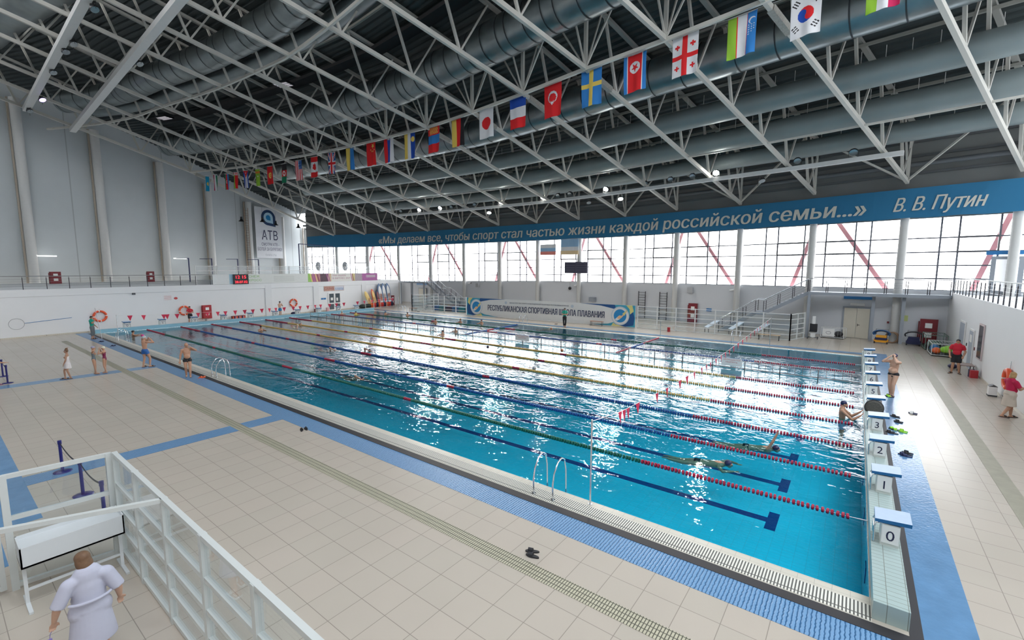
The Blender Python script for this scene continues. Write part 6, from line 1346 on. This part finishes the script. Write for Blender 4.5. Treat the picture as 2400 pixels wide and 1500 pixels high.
# man in black trunks, walking along the near edge with hand at the face
person('bald man in black trunks walking by the pool edge, hand at his face', (-26.6, -1.63, 0), -pi/2-.25, 1.72,
    dict(shL=(-.19, 0, 1.41), elL=(-.38, .12, 1.36), wrL=(-.13, .17, 1.56), haL=(.7, -.1, .5), elR=(.27, -.02, 1.12), wrR=(.30, .06, .86), anR=(.08, -.16, .10), toR=(.10, .0, .035), knR=(.09, .05, .5), anL=(-.07, .15, .085), toL=(-.07, .32, .05), knL=(-.08, .14, .5), face=(-.25, 1, -.1)),
    SK1, [('swim_trunks', BLKC, [('hips', .55, 0), ('legs', 0, .28)], .010)], g=1.05, belly=.03, eyes=True)
person('man in blue trunks and grey cap standing by the pool, elbow raised', (-31.1, -2.2, 0), radians(28), 1.72,
    dict(shR=(.19, 0, 1.41), elR=(.40, .18, 1.37), wrR=(.16, .22, 1.56), haR=(-.7, -.1, .4), shL=(-.17, .05, 1.40), elL=(-.16, .28, 1.30), wrL=(.0, .24, 1.52), haL=(.4, 0, .8), anR=(.16, .08, .085), toR=(.2, .26, .035), knR=(.16, .12, .49), anL=(-.12, -.06, .085), toL=(-.14, .12, .035), face=(.35, 1, -.2)),
    SK1, [('swim_trunks', mat('trunks_blue', (.02, .12, .38), .6), [('hips', .35, 0), ('legs', 0, .38)], .016)], g=1.0, cap=CAPG, shoes=BLACK)
person('girl in grey swimsuit and grey cap holding both elbows up', (-31.05, -4.3, 0), radians(-20), 1.45,
    dict(elR=(.40, .10, 1.50), wrR=(.13, .10, 1.60), haR=(-.8, 0, .1), elL=(-.40, .02, 1.52), wrL=(-.12, .05, 1.62), haL=(.8, 0, .1), shR=(.16, 0, 1.41), shL=(-.16, 0, 1.41), anR=(.05, .06, .085), toR=(.07, .22, .035), face=(.3, 1, -.2)),
    SK1, [('swimsuit', mat('suit_grey', (.12, .15, .17), .6, var=.5, vs=20), [('straps', 1, 1)], .006)], g=.88, female=True, cap=mat('cap_lilac', (.36, .34, .45), .3))
person('girl in navy and pink swimsuit with pale cap beside another girl', (-31.1, -3.88, 0), radians(150), 1.38,
    dict(elR=(.26, .22, 1.28), wrR=(.08, .20, 1.55), haR=(0, 0, 1), elL=(-.26, .22, 1.28), wrL=(-.08, .2, 1.55), haL=(0, 0, 1), shR=(.16, 0, 1.41), shL=(-.16, 0, 1.41), anR=(.09, .05, .085), anL=(-.14, -.08, .085), toL=(-.16, .1, .035), face=(0, 1, -.1)),
    SK1, [('swimsuit', mat('suit_red_navy', (.20, .01, .06), .6, var=.9, vs=14), [('straps', 1, 1)], .006)], g=.88, female=True, cap=CAPW)
person('girl wrapped in white towel with one hand on her head', (-30.8, -5.3, 0), radians(165), 1.47,
    dict(elR=(.16, .05, 1.66), wrR=(.04, -.03, 1.80), haR=(-.6, -.3, .1), shR=(.15, 0, 1.43), elL=(-.22, .04, 1.13), wrL=(-.16, .14, .90), shL=(-.16, 0, 1.4), anR=(.05, .16, .085), toR=(.05, .32, .035), knR=(.07, .17, .49), anL=(-.08, -.08, .085), toL=(-.08, .1, .035), face=(.3, 1, -.1)),
    SK3, [('towel', TOWEL, [('wrap', 1, .62)], .016)], g=.9, female=True, hair=(HB, 'knot'), cap=CAPG, shoes=BLACK)
o, J = person('staff member in green shirt and grey trousers standing at the far left corner', (-46.5, -1.62, 0), radians(-35), 1.75,
    dict(elR=(.24, .16, 1.22), wrR=(.12, .26, 1.42), haR=(0, .2, 1), wrL=(-.24, .16, .92), face=(.6, 1, -.3)), SK1,
    [('shirt', GRS, [('torso', 1, .9), ('sleeve', 0, .6)], .018), ('trousers', GREYP, [('hips', 0, 0), ('legs', 0, 1.62)], .016)], hair=(HK, 'short'), shoes=BLACK)
m = MB(); m.tube([(-46.05, -1.2, .01), (-46.5, -1.35, 2.35)], .016, 6); m.build('long_pole', RAILS, label='long thin pole leaning past the shoulder of the staff member in green', cat='pole')
person('person in red shirt and black shorts standing before the lifebuoy', (-51.6, 6.35, 0), radians(-95), 1.72,
    dict(elR=(.24, .14, 1.14), wrR=(.10, .24, 1.16), haR=(-1, .2, .1), elL=(-.24, .14, 1.14), wrL=(-.1, .24, 1.12), haL=(1, .2, .1), face=(0, 1, -.35)), SK1,
    [('shirt', REDS, [('torso', 1, 1), ('sleeve', 0, .6)], .02), ('shorts', BLKC, [('hips', .2, 0), ('legs', 0, .85)], .022)], hair=(HK, 'short'), shoes=BLACK)
person('swimmer in teal and blue trunks standing behind far block five', (-51.2, 14.75, 0), radians(-70), 1.75,
    dict(elL=(-.3, .12, 1.2), wrL=(-.10, .2, 1.42), haL=(.3, 0, 1), elR=(.25, .1, 1.12), wrR=(.12, .22, 1.1), face=(.1, 1, -.6)), SK2,
    [('swim_trunks', mat('trunks_teal', (.0, .18, .42), .6, var=.8, vs=9), [('hips', .4, 0), ('legs', 0, .55)], .02)], cap=HK)
person('person in green shirt and black trousers on the far pool edge, arms folded', (-21.9, 26.75, 0), radians(-135), 1.78,
    dict(elR=(.25, .10, 1.16), wrR=(-.04, .20, 1.20), haR=(-1, 0, .1), elL=(-.25, .10, 1.16), wrL=(.04, .22, 1.16), haL=(1, 0, .1), anR=(.05, -.02, .085), toR=(.07, .15, .035), anL=(-.05, .05, .085), toL=(-.06, .22, .035), face=(.3, 1, -.1)), SK1,
    [('shirt', GRS, [('torso', 1, 1), ('sleeve', 0, .6)], .018), ('trousers', BLKC, [('hips', 0, 0), ('legs', 0, 1.85)], .014)], hair=(HK, 'short'))
person('big bellied man in black briefs adjusting goggles behind near block five', (.98, 15.45, 0), radians(150), 1.83,
    dict(shR=(.19, .03, 1.42), elR=(.26, .30, 1.42), wrR=(.10, .20, 1.62), haR=(-.4, -.5, .6), shL=(-.19, .03, 1.42), elL=(-.22, .34, 1.46), wrL=(-.08, .22, 1.66), haL=(.3, -.5, .6), anR=(.06, -.02, .085), toR=(.08, .16, .035), knR=(.08, .05, .49), anL=(-.09, .1, .085), toL=(-.11, .28, .035), knL=(-.09, .12, .49), face=(0, 1, -.35)),
    SK2, [('briefs', BLKC, [('hips', .75, 0)], .008)], g=1.08, belly=.075, fat=.05, cap=CAPN, shoes=BLACK)
person('person in red shirt and black shorts standing by the right wall doors', (3.85, 22.95, 0), radians(168), 1.80,
    dict(elR=(.29, -.05, 1.14), wrR=(.25, .08, .93), haR=(-.3, .3, -1), elL=(-.29, -.05, 1.14), wrL=(-.25, .08, .93), haL=(.3, .3, -1), anR=(.14, -.02, .085), toR=(.2, .13, .035), anL=(-.14, -.02, .085), toL=(-.2, .13, .035)), SK1,
    [('shirt', REDS, [('torso', 1, 1), ('sleeve', 0, .65)], .024), ('shorts', BLKC, [('hips', .2, 0), ('legs', 0, .82)], .026)], g=1.08, belly=.02, hair=(HK, 'short'), eyes=True, shoes=BLACK)
o, J = person('blonde person in crimson shirt and cream shorts walking by the right wall', (4.18, 14.3, 0), radians(-62), 1.70,
    dict(head=(0, .04, 1.63), elR=(.22, .12, 1.14), wrR=(.12, .32, 1.18), haR=(-.3, 1, .1), elL=(-.22, .12, 1.14), wrL=(-.10, .34, 1.16), haL=(.3, 1, .1), anR=(.08, -.24, .14), toR=(.10, -.10, .06), knR=(.09, .0, .50), anL=(-.08, .16, .085), toL=(-.09, .33, .035), knL=(-.08, .14, .5), face=(-.1, 1, -.3)), SK1,
    [('shirt', MAG, [('torso', 1, 1), ('sleeve', 0, .75)], .026), ('shorts', KHK, [('hips', 0, 0), ('skirt', .6, .47)], .022)], g=1.05, belly=.02, fat=.08, female=True, hair=(HBL, 'bob'), shoes=BLACK, grip=.9)
m = MB(); m.box(-.04, .44, 1.14, .05, .56, 1.17); q = m.build('phone', BLACK, label='small dark phone held in front by the blonde person', cat='phone'); q.matrix_world = Matrix.Translation(o.location) @ Matrix.Rotation(o.rotation_euler.z, 4, 'Z') @ Matrix.Scale(o.scale.x, 4)
person('person in purple clothes mostly outside the left frame edge by the barrier posts', (-31.75, -7.62, 0), radians(20), 1.6, dict(elR=(.28, .12, 1.16), wrR=(.26, .34, 1.1), haR=(0, 1, 0)), SK1, [('shirt', mat('purple', (.12, .02, .16), .7), [('torso', 1, 1), ('sleeve', 0, .6)], .02), ('leggings', mat('legging_pink', (.35, .12, .12), .7), [('hips', 0, 0), ('legs', 0, 1.4)], .012)], hair=(HB, 'short'), shoes=mat('purple'))
# swimmers ---------------------------------------------------------------
def swimmer(x, y, rz, kind, label, capm, skn=SK1, sc=1.0, z=0):
    """prone or upright figure in the water, +Y is the swimming direction"""
    if kind == 'up':       # head and shoulders out
        P = dict(elR=(.30, .25, 1.30), wrR=(.20, .45, 1.38), elL=(-.30, .25, 1.30), wrL=(-.2, .45, 1.38))
        J = dict(BASE); J.update(P); o = empty('person', (x, y, -1.34+z), rz, label, 'person', 'swimmers in the water')
        m = MB(); JJ = {k: (V(v) if v is not None else None) for k, v in J.items()}; full = body_mesh(J, 1, 0, False, False)
        remeshed(full, 'body', skn, o, .022, 3); hd = V(J['head'])
        m = MB(); m.ell(hd+Vector((0, -.016, .036)), (.086, .105, .09), 14, 10); m.build('swim_cap', capm, o)
    else:
        o = empty('person', (x, y, z), rz, label, 'person', 'swimmers in the water'); m = MB()
        zt = -.10; arms = {'crawl': ((.55, 1), (-.1, 0)), 'breast': None, 'back': None, 'reach': None}
        h = Vector((0, .18, -.02)); m.ell(h, (.078, .10, .095), 14, 10); m.ell(h+Vector((0, .02, -.06)), (.05, .06, .05), 10, 8); m.ell(h+Vector((0, .10, -.03)), (.014, .018, .02), 8, 6)
        capsule(m, h+Vector((0, -.06, -.03)), (0, -.02, -.09), .055, .06, 12); capsule(m, (0, -.08, -.10), (0, -.35, -.13), .16, .145, 18, .6, front=(0, 0, 1)); capsule(m, (0, -.35, -.13), (0, -.62, -.16), .145, .15, 18, .6, front=(0, 0, 1))
        for s in (-1, 1):
            capsule(m, (s*.09, -.62, -.17), (s*.10, -1.05, -.24), .085, .055, 12); capsule(m, (s*.10, -1.05, -.24), (s*.08, -1.45, -.24 if kind != 'crawl' else -.16), .052, .034, 12); capsule(m, (s*.08, -1.45, -.22), (s*.08, -1.62, -.24), .034, .028, 10, .6)
            sh = Vector((s*.18, -.05, -.09)); capsule(m, (0, -.04, -.09), sh, .055, .056, 12)
            if kind == 'crawl': el, wr = (Vector((s*.34, .10, .17)), Vector((s*.26, .38, .06))) if s == 1 else (Vector((s*.22, .26, -.12)), Vector((s*.2, .55, -.12)))
            elif kind == 'back': el, wr = (Vector((s*.24, .10, .25)), Vector((s*.22, .20, .52))) if s == 1 else (Vector((s*.30, -.30, -.16)), Vector((s*.3, -.52, -.2)))
            else: el, wr = Vector((s*.42, .10, -.10)), Vector((s*.30, .36, -.08))
            capsule(m, sh, el, .052, .042, 12); capsule(m, el, wr, .043, .028, 12); hand(m, wr, el, None, .2)
        remeshed(m, 'body', skn, o, .014, 3); c = MB(); c.ell(h+Vector((0, -.012, .018)), (.084, .104, .09), 14, 10); c.build('swim_cap', capm, o)
        c = MB(); capsule(c, (0, -.55, -.16), (0, -.72, -.17), .158, .15, 18, .66, flat=True, front=(0, 0, 1)); c.build('trunks', BLKC, o)
    return o
o, J = person('swimmer with blue cap holding the near end wall in lane three', (-.62, 10.7, -1.12), -pi/2, 1.75,
    dict(head=(0, .03, 1.62), elR=(.30, .30, 1.16), wrR=(.26, .52, 1.34), haR=(0, .6, .8), elL=(-.28, .28, 1.14), wrL=(-.22, .52, 1.36), haL=(0, .6, .8), face=(-.1, 1, .1)), SK1, [('swim_trunks', mat('trunks_aqua', (.0, .42, .6), .6), [('hips', .3, 0), ('legs', 0, .5)], .012)], g=1.08, cap=CAPN)
o['group'] = 'swimmers in the water'
SW = [(-3.2, 3.85, -pi/2+.05, 'breast', 'swimmer with dark cap low in the nearest lane near block one', NAVY, SK1), (-2.3, 5.9, -pi/2, 'back', 'swimmer raising one arm straight up in lane two', CAPN, SK1), (-19.8, 3.5, -pi/2, 'crawl', 'crawl swimmer beside the green lane rope at mid pool', CAPN, SK1), (-28.1, 7.1, -pi/2+.1, 'crawl', 'crawl swimmer between the two blue ropes, left of centre', CAPG, SK2), (-26.1, 8.4, -pi/2, 'crawl', 'swimmer with bent arm just beyond the second blue rope', CAPN, SK3), (-41.5, 8.4, -pi/2, 'up', 'dark haired swimmer with raised head at the far left lanes', HK, SK1), (-41.0, 11.1, pi/2, 'crawl', 'pale swimmer splashing at the far end of the yellow ropes', CAPW, SK2), (-42.4, 12.2, pi/2, 'crawl', 'swimmer reaching an arm over the far yellow rope', CAPW, SK2),
 (-48.0, 18.3, -pi/2, 'breast', 'swimmer with bright blue cap near far block six', CAPB, SK1), (-48.8, 20.8, -pi/2, 'up', 'pale swimmer resting at far block seven', CAPW, SK2), (-46.9, 21.4, -pi/2, 'up', 'swimmer with yellow shoulders and navy cap by the far red rope', CAPN, mat('suit_yellow', (.75, .55, .15), .6)), (-44.4, 23.7, -pi/2, 'up', 'swimmer farther along the green rope with tan shoulders', CAPB, SK1), (-41.3, 24.4, -pi/2, 'up', 'dark haired swimmer at the far corner in lane nine', HK, SK1),
 (-33.9, 21.8, pi, 'up', 'dark haired swimmer with head up in the outer lanes, left', HK, SK1), (-31.9, 23.3, pi, 'up', 'small pale swimmer far off before the left fence', HB, SK3), (-29.8, 24.1, pi, 'up', 'swimmer in dark top near the far edge before the banner', CAPN, SK1), (-27.1, 16.2, pi, 'up', 'dark haired swimmer beside the floating divider fence', HK, SK2), (-20.75, 14.2, -pi/2, 'breast', 'swimmer with navy cap among the yellow ropes', CAPN, SK1), (-14.4, 10.6, -pi/2, 'breast', 'swimmer lying low beside the blue rope at the centre', CAPG, SK1), (-16.0, 16.2, -pi/2, 'breast', 'swimmer with orange cap close to the divider notice', mat('cap_orange', (.6, .2, .08), .4), SK1), (-22.4, 25.0, -pi/2, 'breast', 'swimmer close to the far pool edge below the green shirted person', mat('cap_orange'), SK2),
 (-46.4, .75, 0, 'up', 'swimmer near the far left ladder with dark hair', HK, SK1), (-43.0, .55, 0, 'up', 'swimmer with pink cap behind the man in blue trunks', CAPP, SK1), (-27.6, 18.2, pi, 'up', 'swimmer at the divider fence beside the blue crosswise rope', HK, SK3)]
for x, y, rz, kd, lb, cp, sk in SW: swimmer(x, y, rz, kd, lb, cp, sk)
